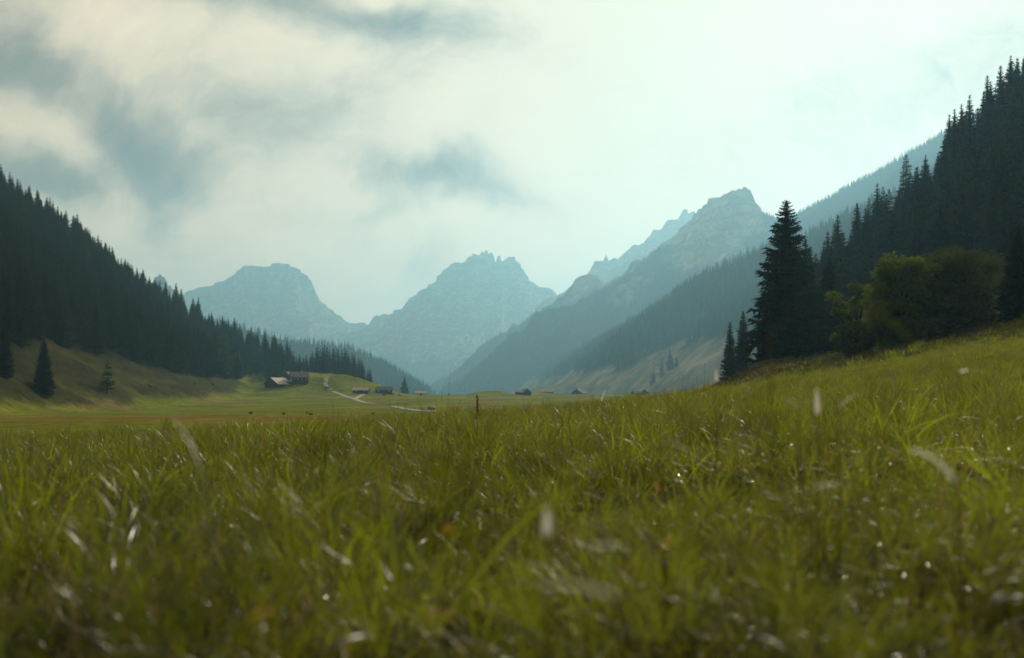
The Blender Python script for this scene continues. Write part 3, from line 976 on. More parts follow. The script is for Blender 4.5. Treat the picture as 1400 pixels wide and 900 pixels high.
# how much of each tree shows above the trees in front of it
toprow = PYa - size
shown = np.zeros(len(AX))
order = np.argsort(AY)
sky_row = np.full(1600, 900.0)
for i in order:
    c = int(PXa[i]) + 60
    if not (0 <= c < 1600): continue
    hw = max(1, int(size[i] * 0.07))
    seg = sky_row[max(0, c - hw):c + hw + 1]
    shown[i] = max(0.0, float(np.median(seg)) - toprow[i]) * hw
    np.minimum(seg, toprow[i] + size[i] * 0.15, out=seg)
score = np.where(vis, shown * 1.0 + size * 0.5, -1)
chosen = np.zeros(len(AX), bool)
for side, quota in ((0, 165), (1, 105)):
    ids = np.where((SIDE == side) & (score > 0))[0]
    ids = ids[np.argsort(-score[ids])][:quota]
    chosen[ids] = True
for i in np.where(chosen)[0]:
    h_ = AH[i]
    if SIDE[i] == 0:
        edge_d = forest_edge(PXa[i]) - PYa[i]
        if PXa[i] > 415:
            lab, grp = 'dark spruce in the block of trees standing behind the farm mound', 'spruces in the block behind the farm mound'
        elif edge_d < 14:
            lab, grp = 'dark spruce at the lower edge of the left forest above the meadow', 'spruces along the lower edge of the left forest'
        elif edge_d > 95:
            lab, grp = 'dark spruce high on the left forest slope', 'spruces high on the left forest slope'
        else:
            lab, grp = 'dark spruce inside the left forest', 'spruces within the left forest'
    else:
        if PXa[i] < 1190:
            lab, grp = 'blue grey spruce in the forest just right of the big spruce', 'spruces right behind the big spruce'
        elif AY[i] > 235:
            lab, grp = 'dark spruce high on the steep right slope', 'spruces high on the steep right slope'
        else:
            lab, grp = 'dark spruce on the steep right slope above the leafy bushes', 'spruces on the right slope above the bushes'
    if SIDE[i] == 0 and PXa[i] <= 415:
        where = ['above the far left spruce', 'above the tall lone spruce', 'above the ragged lone spruce', 'above the bright green pasture', 'just left of the farm'][int(np.digitize(PXa[i], [35, 105, 190, 320]))]
        lab = lab.replace('above the meadow', '').strip() + ', ' + where
        grp = grp + ', ' + where
    elif SIDE[i] == 1 and PXa[i] >= 1190:
        where = ['over the pale green bush', 'over the dark crowned bush', 'towards the right edge'][int(np.digitize(PXa[i], [1265, 1345]))]
        lab = lab.replace('above the leafy bushes', '').strip() + ', ' + where
        grp = grp + ', ' + where
    proto = MID[int(rg.integers(0, 4))]
    e = place_spruce(proto, (AX[i], AY[i], AZ[i] - 0.3), h_, rg.random() * 6.28, lab, grp, width=0.85 + 0.4 * rg.random())
rest = ~chosen
m0 = rest & (SIDE == 0); m1 = rest & (SIDE == 1)
MIDJ = []
for c_, t_ in MID[:3]:
    MIDJ.append(bpy.data.objects.new('spruce_source', c_))


def mid_scatter(name, m_, label):
    n = int(m_.sum()); s = AH[m_] / 20.0; wv_ = s * (0.85 + 0.4 * rg.random(n))
    return scatter(name, np.stack([AX[m_], AY[m_], AZ[m_] - 0.3], 1), np.stack([np.zeros(n), np.zeros(n), rg.random(n) * 6.28], 1), np.stack([wv_, wv_, s], 1), rg.integers(0, 3, n), MIDJ, label)


mid_scatter('forest', m0, 'dense dark spruce forest covering the left slope')
mid_scatter('forest', m1, 'dense dark spruce forest covering the steep right slope')

# hazy forests on the middle-distance hills
def land_forest(seed, n, cond, h0, h1, label):
    x, y, z, gz, sl, dist = land_sample(seed, n, rg)
    px_, py_ = 700 + x / y * F, HZ - z / y * F
    ok_ = (z > gz - 1) & (px_ > -80) & (px_ < 1480) & cond(x, y, z, px_, py_, sl, dist)
    x, y, z = x[ok_], y[ok_], z[ok_]
    hh = h0 + (h1 - h0) * rg.random(len(x)) ** 1.3
    tree_scatter('forest', x, y, z, hh, label, rg)


def condB(x, y, z, px_, py_, sl, dist):
    edge = np.interp(px_, [600, 700, 793, 847, 882, 907, 939, 968, 1000, 1060], [560, 530, 508, 502, 486, 482, 471, 460, 466, 490])
    return py_ < edge + fbm(x / K, y / K, 1 / 40., 4, 92) * 16 - 3


land_forest(101, 70000, condB, 12, 25, 'hazy blue spruce forest on the hillside behind the big spruce')
land_forest(102, 60000, lambda x, y, z, a, b, s, d: np.ones(len(x), bool), 13, 24, 'pale spruce forest on the far ridge rising to the upper right')
land_forest(103, 90000, lambda x, y, z, a, b, s, d: (z / K < 300 + fbm(x / K, y / K, 1 / 120., 5, 90) * 150) & (s < 1.6) & (y / K < 3150), 12, 22, 'distant forest on the lower flanks of the square headed mountain')
land_forest(110, 17000, lambda x, y, z, a, b, s, d: a > 250, 18, 32, 'hazy spruce forest behind the farm')
land_forest(105, 40000, lambda x, y, z, a, b, s, d: (z / K < 200 + fbm(x / K, y / K, 1 / 120., 5, 90) * 130 - 0.25 * (x / K + 200).clip(0)) & (s < 1.4) & (y / K < 5000), 12, 22, 'far forest on the foot of the central mountain')

# ------------------------------------------------------------------ single trees
def single(px_, py_base, py_top, y0, y1, proto, label, group=None, width=1.0, depth=None):
    if depth is None:
        x, y, z = on_ground(px_, py_base, y0, y1)
    else:
        y = depth; x = (px_ - 700) / F * y; z = Hs(x, y)
    zt = (HZ - py_top) / F * y
    return place_spruce(proto, (x, y, z - 0.25), max(4.0, zt - z + 0.25), rg.random() * 6, label, group, width=width)


single(1075, 493, 273, 100, 260, HI[0], 'tall dark spruce standing alone in front of the blue hillside', depth=152, width=1.38)
single(1101, 490, 326, 100, 260, HI[1], 'dark spruce grown into the right flank of the tallest spruce', depth=158, width=0.95)
single(1133, 488, 352, 100, 260, HI[1], 'smaller dark spruce just right of the tall lone spruce', depth=160, width=1.2)
single(998, 512, 440, 300, 480, HI[1], 'left spruce of the pair standing left of the tall spruce', depth=232, width=.85)
single(1016, 508, 425, 300, 480, HI[0], 'right and taller spruce of the pair left of the tall spruce', depth=236, width=0.75)
single(1392, 440, 308, 60, 140, HI[0], 'dark broad spruce at the right picture edge beside the bushes', depth=96, width=1.25)
single(60, 538, 463, 250, 480, HI[0], 'tall spruce standing alone on the left meadow slope', width=1.05)
single(147, 537, 488, 250, 480, SPARSE, 'ragged open spruce on the left meadow slope', width=1.0)
single(6, 515, 445, 250, 480, HI[1], 'dark spruce at the left picture edge on the meadow slope', width=1.2)
single(553, 537, 514, 1000, 1300, MID[2], 'small cone shaped spruce standing alone by the far sheds', depth=1180, width=1.35)
single(614, 553, 539, 700, 1300, MID[2], 'tiny spruce in the hollow left of the dark hummock', depth=1000, width=1.2)
for k, (a, b, c_) in enumerate([(767, 526, 511), (905, 531, 490), (916, 529, 478), (925, 531, 486), (893, 533, 505)]):
    Yd = [2650, 1500, 1510, 1490, 1520][k]
    e = single(a, b, c_, 700, 1300, MID[(k + 2) % 4], ['lone small spruce on the pale slope above the far huts', 'left spruce of the hazy trio at the foot of the blue hillside',
               'tallest spruce of the hazy trio at the foot of the blue hillside', 'right spruce of the hazy trio at the foot of the blue hillside', 'low hazy spruce left of the trio under the blue hillside'][k], depth=Yd, width=1.25)
    # these stand on the hillside mesh: take its height
    x0, y0, res, sxx, syy, zz, gz, sl, dist = LAND[101]
    ix, iy = int((e.location.x / K - x0) / sxx), int((e.location.y / K - y0) / syy)
    if 0 <= ix < zz.shape[1] and 0 <= iy < zz.shape[0]:
        nz = max(zz[iy, ix] * K, e.location.z + 0.25)
        e.location.z = nz - 0.4
    sc_ = max(0.5, ((HZ - c_) / F * Yd - e.location.z) / 20.0)
    e.scale = (sc_ * 1.25, sc_ * 1.25, sc_)
# block of trees behind the farm mound: stand on the flat to the right of the mound
for k in range(26):
    a = 424 + k * 3.2 + rg.random() * 3
    Yd = 915 + rg.random() * 45
    tp = np.interp(a, [424, 441, 456, 477, 492, 504], [478, 471, 470, 476, 488, 503]) + rg.random() * 8
    single(a, 531, tp, 700, 1300, MID[int(rg.integers(0, 4))], 'dark spruce in the block of trees standing behind the farm mound', 'spruces in the block behind the farm mound', depth=Yd, width=0.95)
for k in range(12):
    a = 372 + k * 4.6 + rg.random() * 3
    tp = np.interp(a, [372, 382, 396, 416, 424], [468, 469, 477, 483, 480]) + rg.random() * 8
    single(a, 531, tp, 700, 1300, MID[int(rg.integers(0, 4))], 'dark spruce standing just behind the farmhouse mound, left part', 'spruces behind the left part of the farm mound', depth=925 + rg.random() * 30, width=1.1)


# ------------------------------------------------------------------ broadleaf trees
def broadleaf(name, loc, wdt, hgt, seed, label, group=None, mat=None, leaf=0.16, clumps=46, per=230, low=0.12):
    rg2 = np.random.default_rng(seed)
    e = bpy.data.objects.new(name, None); col.objects.link(e); e.location = loc
    e.empty_display_size = 0.1
    tag(e, label, 'tree', group)
    cen = []
    while len(cen) < clumps:
        p = rg2.random(3) * 2 - 1
        if np.linalg.norm(p) > 1 or (np.linalg.norm(p) < 0.45 and rg2.random() < 0.7): continue
        q = np.array([p[0] * wdt / 2, p[1] * wdt / 2, hgt * (low + (1 - low) * (0.5 + 0.47 * p[2]))])
        nf = 1.0 + 0.16 * math.sin(3 * math.atan2(p[1], p[0]) + seed) + 0.1 * rg2.normal()
        q[:2] *= nf
        cen.append(q)
    cen = np.array(cen)
    V = []
    for q in cen:
        rad = wdt * (0.09 + 0.07 * rg2.random())
        d = rg2.normal(size=(per, 3)); d /= np.linalg.norm(d, axis=1)[:, None]
        rr = rad * (0.45 + 0.6 * rg2.random((per, 1)) ** 0.5)
        pts = q + d * rr * np.array([1.15, 1.15, 0.75])
        a = rg2.normal(size=(per, 3)); a /= np.linalg.norm(a, axis=1)[:, None]
        b = np.cross(a, d + 0.01); b /= np.linalg.norm(b, axis=1)[:, None]
        s = leaf * (0.6 + 0.8 * rg2.random((per, 1)))
        V.append(np.stack([pts - a * s, pts + b * s * 0.55, pts + a * s, pts - b * s * 0.55], 1))
    V = np.concatenate(V).reshape(-1, 3)
    link('crown', mesh_np('crown', V, np.arange(len(V)), 4, [mat or M_broad]), e)
    mb = MB()
    mb.tube([(0, 0, -0.5), (0.05, 0.02, hgt * 0.15), (0.1, -0.05, hgt * 0.35), (0, 0.1, hgt * 0.6)], [hgt * 0.035, hgt * 0.026, hgt * 0.018, hgt * 0.008], 7)
    for q in cen[::2]:
        z0 = min(hgt * (0.12 + 0.3 * rg2.random()), q[2] * 0.8)
        p0 = Vector((0.03, 0, z0)); p2 = Vector(q); pm = p0.lerp(p2, 0.5) + Vector((0, 0, -0.06 * hgt * rg2.random()))
        mb.tube([p0, pm, p2], [hgt * 0.014, hgt * 0.008, hgt * 0.003], 5)
    link('trunk', mb.mesh('trunk', M_bark, True), e)
    return e


def bl(px_, py_top, py_base, w_px, Y, seed, label, group=None, mat=None, **k):
    x = (px_ - 700) / F * Y; z = Hs(x, Y)
    hgt = (HZ - py_top) / F * Y - z
    return broadleaf('broadleaf_tree', (x, Y, z - 0.1), w_px / F * Y, max(2.5, hgt), seed, label, group, mat, **k)


bl(1172, 375, 478, 66, 118, 1, 'round leafy bush between the small spruce and the large bush', leaf=0.19, per=200, low=-0.05)
bl(1232, 345, 470, 100, 105, 2, 'pale green leafy bush whose left side catches the light', leaf=0.17, clumps=110, per=230, low=-0.05)
bl(1295, 334, 465, 125, 108, 3, 'largest dark crowned leafy bush on the right bank', mat=M_broad_d, leaf=0.17, clumps=130, per=230, low=-0.05)
bl(1346, 345, 445, 70, 122, 4, 'thin leafy tree between the large bush and the edge spruce', mat=M_broad_d, leaf=0.13, clumps=26, per=90)
bl(1205, 430, 482, 60, 112, 9, 'low dark shrub at the foot of the round leafy bush', mat=M_broad_d, leaf=0.13, clumps=30, per=200, low=0.0)
for k, (a, b, wpx, lab) in enumerate([(308, 455, 26, 'pale leafy tree among dark spruces at the left forest edge above the bright meadow'),
                                       (322, 480, 24, 'low pale leafy tree below its taller neighbour at the left forest edge'),
                                       (262, 470, 20, 'dull green leafy tree half hidden in the left forest'),
                                       (197, 462, 18, 'small olive leafy tree deep in the left forest'),
                                       (230, 440, 20, 'round leafy crown in the middle of the left forest')]):
    x, y, z = on_ground(a, forest_edge(a) - (2 if k < 2 else 30), 350, 1000)
    y -= 6; x = (a - 700) / F * y; z = Hs(x, y)
    broadleaf('broadleaf_tree', (x, y, z - 0.3), wpx / F * y, max(6, (HZ - b) / F * y - z), 20 + k, lab, None, M_broad_d, leaf=0.38, clumps=30, per=90, low=0.05)


# ------------------------------------------------------------------ houses
def house(loc, L, Wd, hw, hr, yaw, label, wall, roof, name='wooden_hut', over=0.6, plaster=False, windows=2, door=True, chimney=False, roof2=None, cat='hut'):
    """ridge along local X (length L), gables at +-X; loc = ground centre"""
    e = bpy.data.objects.new(name, None); col.objects.link(e)
    e.empty_display_size = 0.1
    e.location = loc; e.rotation_euler = (0, 0, yaw)
    tag(e, label, cat)
    l, b = L / 2, Wd / 2
    V = [(-l, -b, -1.5), (l, -b, -1.5), (l, b, -1.5), (-l, b, -1.5), (-l, -b, hw), (l, -b, hw), (l, b, hw), (-l, b, hw), (-l, 0, hw + hr), (l, 0, hw + hr)]
    Fs = [(0, 1, 5, 4), (2, 3, 7, 6), (1, 2, 6, 9, 5), (3, 0, 4, 8, 7), (0, 3, 2, 1)]
    link('wall', mesh_list('wall', V, Fs, [wall]), e)
    k = hr / b
    for s in (-1, 1):
        yo = s * (b + over); zo = hw - k * over
        t = 0.22
        V = [(-l - over, 0, hw + hr + .02), (l + over, 0, hw + hr + .02), (l + over, yo, zo + .02), (-l - over, yo, zo + .02)]
        V += [(x, y, z + t) for x, y, z in V]
        Fs = [(0, 1, 2, 3), (7, 6, 5, 4), (0, 4, 5, 1), (1, 5, 6, 2), (2, 6, 7, 3), (3, 7, 4, 0)]
        link('roof', mesh_list('roof', V, Fs, [roof if s < 0 or roof2 is None else roof2]), e)
    if plaster:
        mb = MB(); mb.box(-l - .06, -l + .02, -b + .3, b * 0.75, 0, hw * 0.62); link('plaster_panel', mb.mesh('plaster_panel', M_plaster), e)
    if door:
        mb = MB(); mb.box(-0.6, 0.6, -b - .06, -b + .02, 0, 2.0); link('door', mb.mesh('door', M_wood_b), e)
    for i in range(windows):
        xx = -l + (i + 0.5) * L / windows
        if door and abs(xx) < 1.3: continue
        mb = MB(); mb.box(xx - .5, xx + .5, -b - .05, -b + .02, hw * .45, hw * .45 + .9)
        wn = link('window', mb.mesh('window', M_plaster), e)
        mb = MB(); mb.box(xx - .38, xx + .38, -b - .07, -b - .052, hw * .45 + .1, hw * .45 + .8)
        link('pane', mb.mesh('pane', M_glass), wn)
    if windows:
        for yy in (-b * .4, b * .4):
            mb = MB(); mb.box(-l - .05, -l + .02, yy - .45, yy + .45, hw * .75, hw * .75 + .9)
            wn = link('window', mb.mesh('window', M_plaster), e)
            mb = MB(); mb.box(-l - .07, -l - .052, yy - .35, yy + .35, hw * .75 + .1, hw * .75 + .8)
            link('pane', mb.mesh('pane', M_glass), wn)
    if chimney:
        mb = MB(); mb.box(l * .3, l * .3 + .8, -.4, .4, hw + hr - .6, hw + hr + 1.2); link('chimney', mb.mesh('chimney', M_stone), e)
    return e


def hloc(px_, Y, dz=0.0):
    x = (px_ - 700) / F * Y
    return (x, Y, Hs(x, Y) + dz)


house(hloc(380, 792), 15, 14, 1.6, 4.6, R(60), 'low dark barn with its sunlit roof side coloured pale, left of the farmhouse', M_wood, M_roof_l, 'barn', 1.1, windows=0, door=False, cat='barn', roof2=M_wood)  # sunlit right slope put into the colour: pale, other slope dark wood
house(hloc(409, 800), 13, 10.5, 4.4, 3.9, R(20), 'dark two storey farmhouse with white base on the mound', M_wood, M_roof_d, 'farmhouse', 1.0, plaster=True, windows=4, chimney=True, cat='farmhouse')
house(hloc(396, 812, 1.0), 8, 6, 3.0, 2.6, R(60), 'small shed with reddish roof squeezed behind the farmhouse', M_wood_b, M_roof_r, 'shed', 0.5, windows=0, door=False, cat='shed')
house(hloc(393, 794), 5, 4, 1.8, 1.0, R(10), 'little lean shed joining the barn and the farmhouse', M_wood, M_roof_d, 'shed', 0.4, windows=0, door=False, cat='shed')
house(on_ground(494, 537.5, 600, 1150), 12, 7, 2.2, 1.9, R(-6), 'long shed with a pale grey roof at the end of the road branch', M_wood, M_roof_l, 'shed', 0.6, windows=2, cat='shed')
house(on_ground(525, 538, 700, 1200), 13, 8, 2.6, 2.6, R(4), 'dark blue roofed hut left of the lone cone shaped spruce', M_wood, M_roof_d, 'wooden_hut', 0.6, windows=3, chimney=True)
house(on_ground(575, 541, 800, 1300), 9, 6, 2.0, 1.6, R(10), 'tiny pale hut on the slope right of the lone cone spruce', M_plaster, M_roof_l, 'wooden_hut', 0.4, windows=2)


def lift(e, px_, py_base, Y):
    """stand the hut on its own low rise of the meadow, where the photograph shows it"""
    e.location = W(px_, py_base, Y)


huts = [
    (house((0, 0, 0), 17, 9, 3.0, 2.9, R(0), 'long hut with a pale roof left of the gabled far barn', M_wood, M_roof_l, 'wooden_hut', 0.6, windows=3), 746, 541.0, 1100),
    (house((0, 0, 0), 14, 13, 2.0, 4.4, R(62), 'gabled far barn with one pale roof side on the valley floor', M_wood, M_wood, 'barn', 0.8, windows=0, cat='barn', roof2=M_roof_l), 792, 541.5, 1060),
    (house((0, 0, 0), 10, 7, 2.6, 3.0, R(-70), 'dark hut half sunk behind the grass right of the hummock', M_wood, M_roof_d, 'wooden_hut', 0.5, windows=1), 718, 549, 860),
    (house((0, 0, 0), 6, 5, 2.2, 1.8, R(0), 'low shed with grey roof against the dark sunken hut', M_wood, M_roof_l, 'shed', 0.4, windows=1), 709, 549, 856),
    (house((0, 0, 0), 7, 6, 2.0, 1.8, R(30), 'small dark hut at the foot of the hazy trio of spruces', M_wood, M_wood, 'wooden_hut', 0.4, windows=1), 870, 541, 900),
    (house((0, 0, 0), 9, 7, 2.0, 3.0, R(75), 'small barn with bright roof side below the hazy trio of spruces', M_wood, M_wood, 'barn', 0.5, windows=0, cat='barn', roof2=M_roof_l), 882, 541, 895),
]
for e, a, b, Yd in huts:
    x = (a - 700) / F * Yd
    z = Hs(x, Yd)
    l101 = LAND[101]
    ix, iy = int((x / K - l101[0]) / l101[3]), int((Yd / K - l101[1]) / l101[4])
    if 0 <= ix < l101[5].shape[1] and 0 <= iy < l101[5].shape[0]:
        z = max(z, l101[5][iy, ix] * K)
    e.location = (x, Yd, z)
    print('hut', a, 'wanted row', b, 'got', HZ - z / Yd * F)


# ------------------------------------------------------------------ road (sheet 6 cm above the meadow, follows it)
def road(pts, width, name='road', label=None, y0=250, y1=900):
    P3 = []
    for (a, b) in pts:
        P3.append(on_ground(a, b, y0, y1))
    line = resample([(p[0], p[1], 0) for p in P3], 2.5)
    # smooth
    for _ in range(3):
        line[1:-1] = (line[:-2] + 2 * line[1:-1] + line[2:]) / 4
    V = []; Fs = []
    tang = np.gradient(line[:, :2], axis=0)
    tang /= np.linalg.norm(tang, axis=1)[:, None] + 1e-9
    nrm = np.stack([-tang[:, 1], tang[:, 0]], 1)
    K = 5
    for i, p in enumerate(line):
        for k in range(K):
            o = (k / (K - 1) - 0.5) * width
            q = p[:2] + nrm[i] * o
            V.append((q[0], q[1], 0))
    V = np.array(V)
    V[:, 2] = H(V[:, 0], V[:, 1]) + 0.22
    for i in range(len(line) - 1):
        for k in range(K - 1):
            a = i * K + k
            Fs.append((a, a + 1, a + K + 1, a + K))
    o = link(name, mesh_list(name, V, Fs, [M_gravel], True))
    return tag(o, label, kind='structure')


road([(447, 514), (446, 519), (445, 524), (446, 530), (455, 535), (470, 541), (485, 546), (500, 551), (516, 555)], 3.6, 'road', 'pale gravel road running down the farm mound', 500, 870)
road([(485, 546), (492, 542), (499, 538)], 3.4, 'road', 'short gravel branch leading to the long shed', 500, 930)
road([(536, 556), (552, 559), (570, 562), (600, 565)], 3.2, 'road', 'gravel road going on behind the tall grass', 300, 800)

# ------------------------------------------------------------------ car at the bend
x, y, z = on_ground(447, 531, 500, 870)
e = bpy.data.objects.new('parked_car', None); col.objects.link(e); e.location = (x + .5, y - 3, Hs(x + .5, y - 3) + .25); e.rotation_euler = (0, 0, R(15))
tag(e, 'dark car parked at the bend of the gravel road', 'car')
prof = [(-2.1, .35), (-2.1, .95), (-1.9, 1.05), (-1.2, 1.12), (-.6, 1.6), (1.1, 1.65), (1.8, 1.15), (2.1, 1.0), (2.1, .35)]
V = [(px_, -.85, pz) for px_, pz in prof] + [(px_, .85, pz) for px_, pz in prof]
n = len(prof)
Fs = [tuple(range(n)), tuple(range(2 * n - 1, n - 1, -1))] + [(i, n + i, n + (i + 1) % n, (i + 1) % n) for i in range(n)]
link('body', mesh_list('body', V, Fs, [M_paint]), e)
for s in (-1, 1):
    mb = MB(); mb.add([(-.95, s * .86, 1.15), (1.35, s * .86, 1.15), (1.0, s * .86, 1.55), (-.5, s * .86, 1.52)], [(0, 1, 2, 3)]); link('side_window', mb.mesh('side_window', M_glass), e)
    for xx in (-1.3, 1.35):
        mb = MB(); mb.tube([(xx, s * .70, .34), (xx, s * .90, .34)], .34, 12); link('wheel', mb.mesh('wheel', M_rubber), e)


# ------------------------------------------------------------------ cows (grazing) by the sheds
def cow_mesh(mat):
    me = bpy.data.meshes.new('cow')
    P_ = [(0, 0, 1.15), (.45, 0, 1.18), (.85, 0, 1.15), (1.15, 0, .85), (1.4, 0, .45), (1.62, 0, .18),
          (-.4, 0, 1.15), (-.8, 0, 1.2), (-.95, 0, .9), (-.98, 0, .45)]
    E = [(0, 1), (1, 2), (2, 3), (3, 4), (4, 5), (0, 6), (6, 7), (7, 8), (8, 9)]
    Rd = [.38, .36, .3, .19, .15, .09, .39, .32, .05, .04]
    for s in (-1, 1):
        b = len(P_)
        P_ += [(.7, s * .2, .75), (.68, s * .22, .4), (.72, s * .22, .02)]; E += [(2, b), (b, b + 1), (b + 1, b + 2)]; Rd += [.14, .08, .07]
        b = len(P_)
        P_ += [(-.68, s * .22, .8), (-.85, s * .23, .45), (-.75, s * .23, .02)]; E += [(7, b), (b, b + 1), (b + 1, b + 2)]; Rd += [.18, .09, .07]
        b = len(P_)
        P_ += [(1.36, s * .2, .6)]; E += [(4, b)]; Rd += [.04]
    me.from_pydata(P_, E, [])
    me.materials.append(mat)
    o = bpy.data.objects.new('cow', me); col.objects.link(o)
    sk = o.modifiers.new('skin', 'SKIN')
    for i, r_ in enumerate(Rd):
        me.skin_vertices[0].data[i].radius = (r_, r_)
    me.skin_vertices[0].data[0].use_root = True
    ss = o.modifiers.new('sub', 'SUBSURF'); ss.levels = 1; ss.render_levels = 1
    return o


def add_skin(me):
    pass


for k, (a, b, mt, rz, lab) in enumerate([(525, 542, M_cowd, 20, 'dark cow grazing left of the two brown cows by the far sheds'), (538, 540.5, M_cowb, 200, 'brown cow grazing below the lone cone shaped spruce, upper one'),
                                          (546, 542, M_cowb, 160, 'brown cow grazing below the lone cone shaped spruce, lower one')]):
    try:
        o = cow_mesh(mt)
    except Exception as ex:
        print('cow', ex); continue
    x, y, z = on_ground(a, b, 500, 1100)
    o.location = (x, y, z); o.rotation_euler = (0, 0, R(rz)); o.scale = (1.15,) * 3
    tag(o, lab, 'cow', 'cows grazing by the far sheds')


# ------------------------------------------------------------------ rocks, stumps
def rock(loc, s, seed, label, name='boulder', mat=None, group=None, flat=0.6):
    rg2 = np.random.default_rng(seed)
    nu, nv = 12, 8
    V = []
    ph = rg2.random(6) * 6
    for j in range(nv + 1):
        th_ = math.pi * j / nv
        for i in range(nu):
            a = 2 * math.pi * i / nu
            d = np.array([math.sin(th_) * math.cos(a), math.sin(th_) * math.sin(a), math.cos(th_)])
            r_ = 1 + .22 * math.sin(2.3 * d[0] * 2 + ph[0]) + .2 * math.sin(3.1 * d[1] * 2 + ph[1]) + .15 * math.sin(4 * d[2] + ph[2]) + 0.06 * rg2.normal() * (0 < j < nv)
            V.append(d * r_ * np.array([s, s * .8, s * flat]))
    Fs = []
    for j in range(nv):
        for i in range(nu):
            a = j * nu + i; b = j * nu + (i + 1) % nu
            Fs.append((a, b, b + nu, a + nu))
    o = link(name, mesh_list(name, V, Fs, [mat or M_stone]), loc=loc)
    return tag(o, label, name.replace('_', ' '), group)


x, y, z = on_ground(589, 560, 350, 700)
rock((x, y, z + .4), 1.5, 1, 'pale grey boulder in the dip beyond the grass, larger of two')
rock((x - 3.4, y + 2, z + .2), 0.8, 2, 'small grey boulder just left of the larger pale boulder')
for k, (a, b) in enumerate([(343, 566), (388, 567), (420, 565), (425, 567.5), (510, 567), (205, 530), (290, 527), (266, 526)]):
    x, y, z = on_ground(a, b, 150, 800)
    rock((x, y, z + .1), .0016 * y, 10 + k, 'small dark earth clump on the valley meadow', 'earth_clump', M_cowd, 'dark earth clumps on the valley meadow', 0.8)

# ------------------------------------------------------------------ grass
def blade(V, Fq, base, h_, w_, az, lean, bend, seg=5, twist=0.0):
    """one tapering blade; appended to V / Fq (quads)"""
    ca, sa = math.cos(az), math.sin(az)
    b0 = len(V)
    ang = lean
    p = np.array(base, float)
    fa = az + math.pi / 2 + twist
    for k in range(seg + 1):
        t = k / seg
        ww = w_ * (0.55 + 0.45 * math.sin(min(1, t * 1.6 + .25) * math.pi / 2)) * (1 - t ** 2.6) * 0.5 + w_ * 0.03
        sd = np.array([math.cos(fa), math.sin(fa), 0]) * ww
        V.append(tuple(p - sd)); V.append(tuple(p + sd))
        ang += bend / seg
        step = h_ / seg
        p = p + np.array([math.sin(ang) * ca, math.sin(ang) * sa, math.cos(ang)]) * step
    for k in range(seg):
        a = b0 + 2 * k
        Fq.append((a, a + 1, a + 3, a + 2))


def tuft(name, seed, nb, hr, wr, spread, lean, bendr, mat, seg=5):
    rg2 = random.Random(seed)
    V, Fq = [], []
    for i in range(nb):
        az = rg2.random() * 6.283
        r_ = spread * math.sqrt(rg2.random())
        bp = (r_ * math.cos(az), r_ * math.sin(az), -0.02)
        blade(V, Fq, bp, rg2.uniform(*hr), rg2.uniform(*wr), az + rg2.uniform(-.9, .9), rg2.uniform(0, lean), rg2.uniform(*bendr), seg, rg2.uniform(-1, 1))
    me = mesh_np(name, np.array(V), np.array(Fq), 4, [mat], True)
    return bpy.data.objects.new(name, me)


GS = []
for i in range(7):
    GS.append(tuft('grass_tuft', i, 24, (.06, .19), (.0014, .0042), .045, .5, (.2, 1.5), M_grass))
for i in range(3):
    GS.append(tuft('yellow_tuft', 50 + i, 16, (.08, .19), (.0014, .004), .045, .5, (.2, 1.6), M_grass2))
GS.append(tuft('bent_tuft', 60, 9, (.14, .25), (.0022, .005), .04, .6, (.9, 2.4), M_grass))
GS.append(tuft('straw_tuft', 61, 2, (.08, .17), (.0016, .0038), .03, .5, (.8, 2.4), M_straw_glint))
GS.append(tuft('straw_bits', 62, 3, (.03, .08), (.0025, .005), .06, 1.0, (.5, 2.0), M_straw_glint))  # short straw bits, sun sparkle put into their pale colour
GS.append(tuft('autumn_bits', 63, 1, (.02, .04), (.007, .013), .03, 1.2, (.2, 1.0), M_orange, 3))
M_seed = leaf_mat('seed_head', (0.09, 0.065, 0.03), (0.22, 0.16, 0.08), (0.30, 0.22, 0.09), 0.4)


def seed_tuft(name, seed):
    rg2 = random.Random(seed)
    V, Fq = [], []
    for i in range(3):
        az = rg2.random() * 6.283
        h_ = rg2.uniform(.17, .25)
        b0 = len(V)
        blade(V, Fq, (rg2.uniform(-.04, .04), rg2.uniform(-.04, .04), 0), h_, .0016, az, rg2.uniform(0, .25), rg2.uniform(.1, .5), 4)
        tip = np.array(V[-1]); prev = np.array(V[-5]); d = (tip - prev) / (np.linalg.norm(tip - prev) + 1e-9)
        for k in range(9):          # spikelets round the top of the stem
            p = tip - d * k * .0042
            a = k * 2.4
            sd = np.array([math.cos(a), math.sin(a), .5]) * .0052
            n0 = len(V)
            V += [tuple(p), tuple(p + sd * .6 + d * .001), tuple(p + sd + d * .006), tuple(p + sd * .3 + d * .005)]
            Fq.append((n0, n0 + 1, n0 + 2, n0 + 3))
    return bpy.data.objects.new(name, mesh_np(name, np.array(V), np.array(Fq), 4, [M_seed], True))


GS.append(seed_tuft('seed_tuft', 5))
# low broad leaves (plantain, dock) between the grasses
GS.append(tuft('broad_leaf_tuft', 71, 7, (.05, .10), (.012, .022), .02, .9, (.4, 1.3), M_broad, 4))
NG = len(GS)
# join order of the sources is reversed by the Join node on some builds, so materials are matched by weight, not index
weights_names = [o.name for o in GS]

pts, rots, scls, ids_ = [], [], [], []


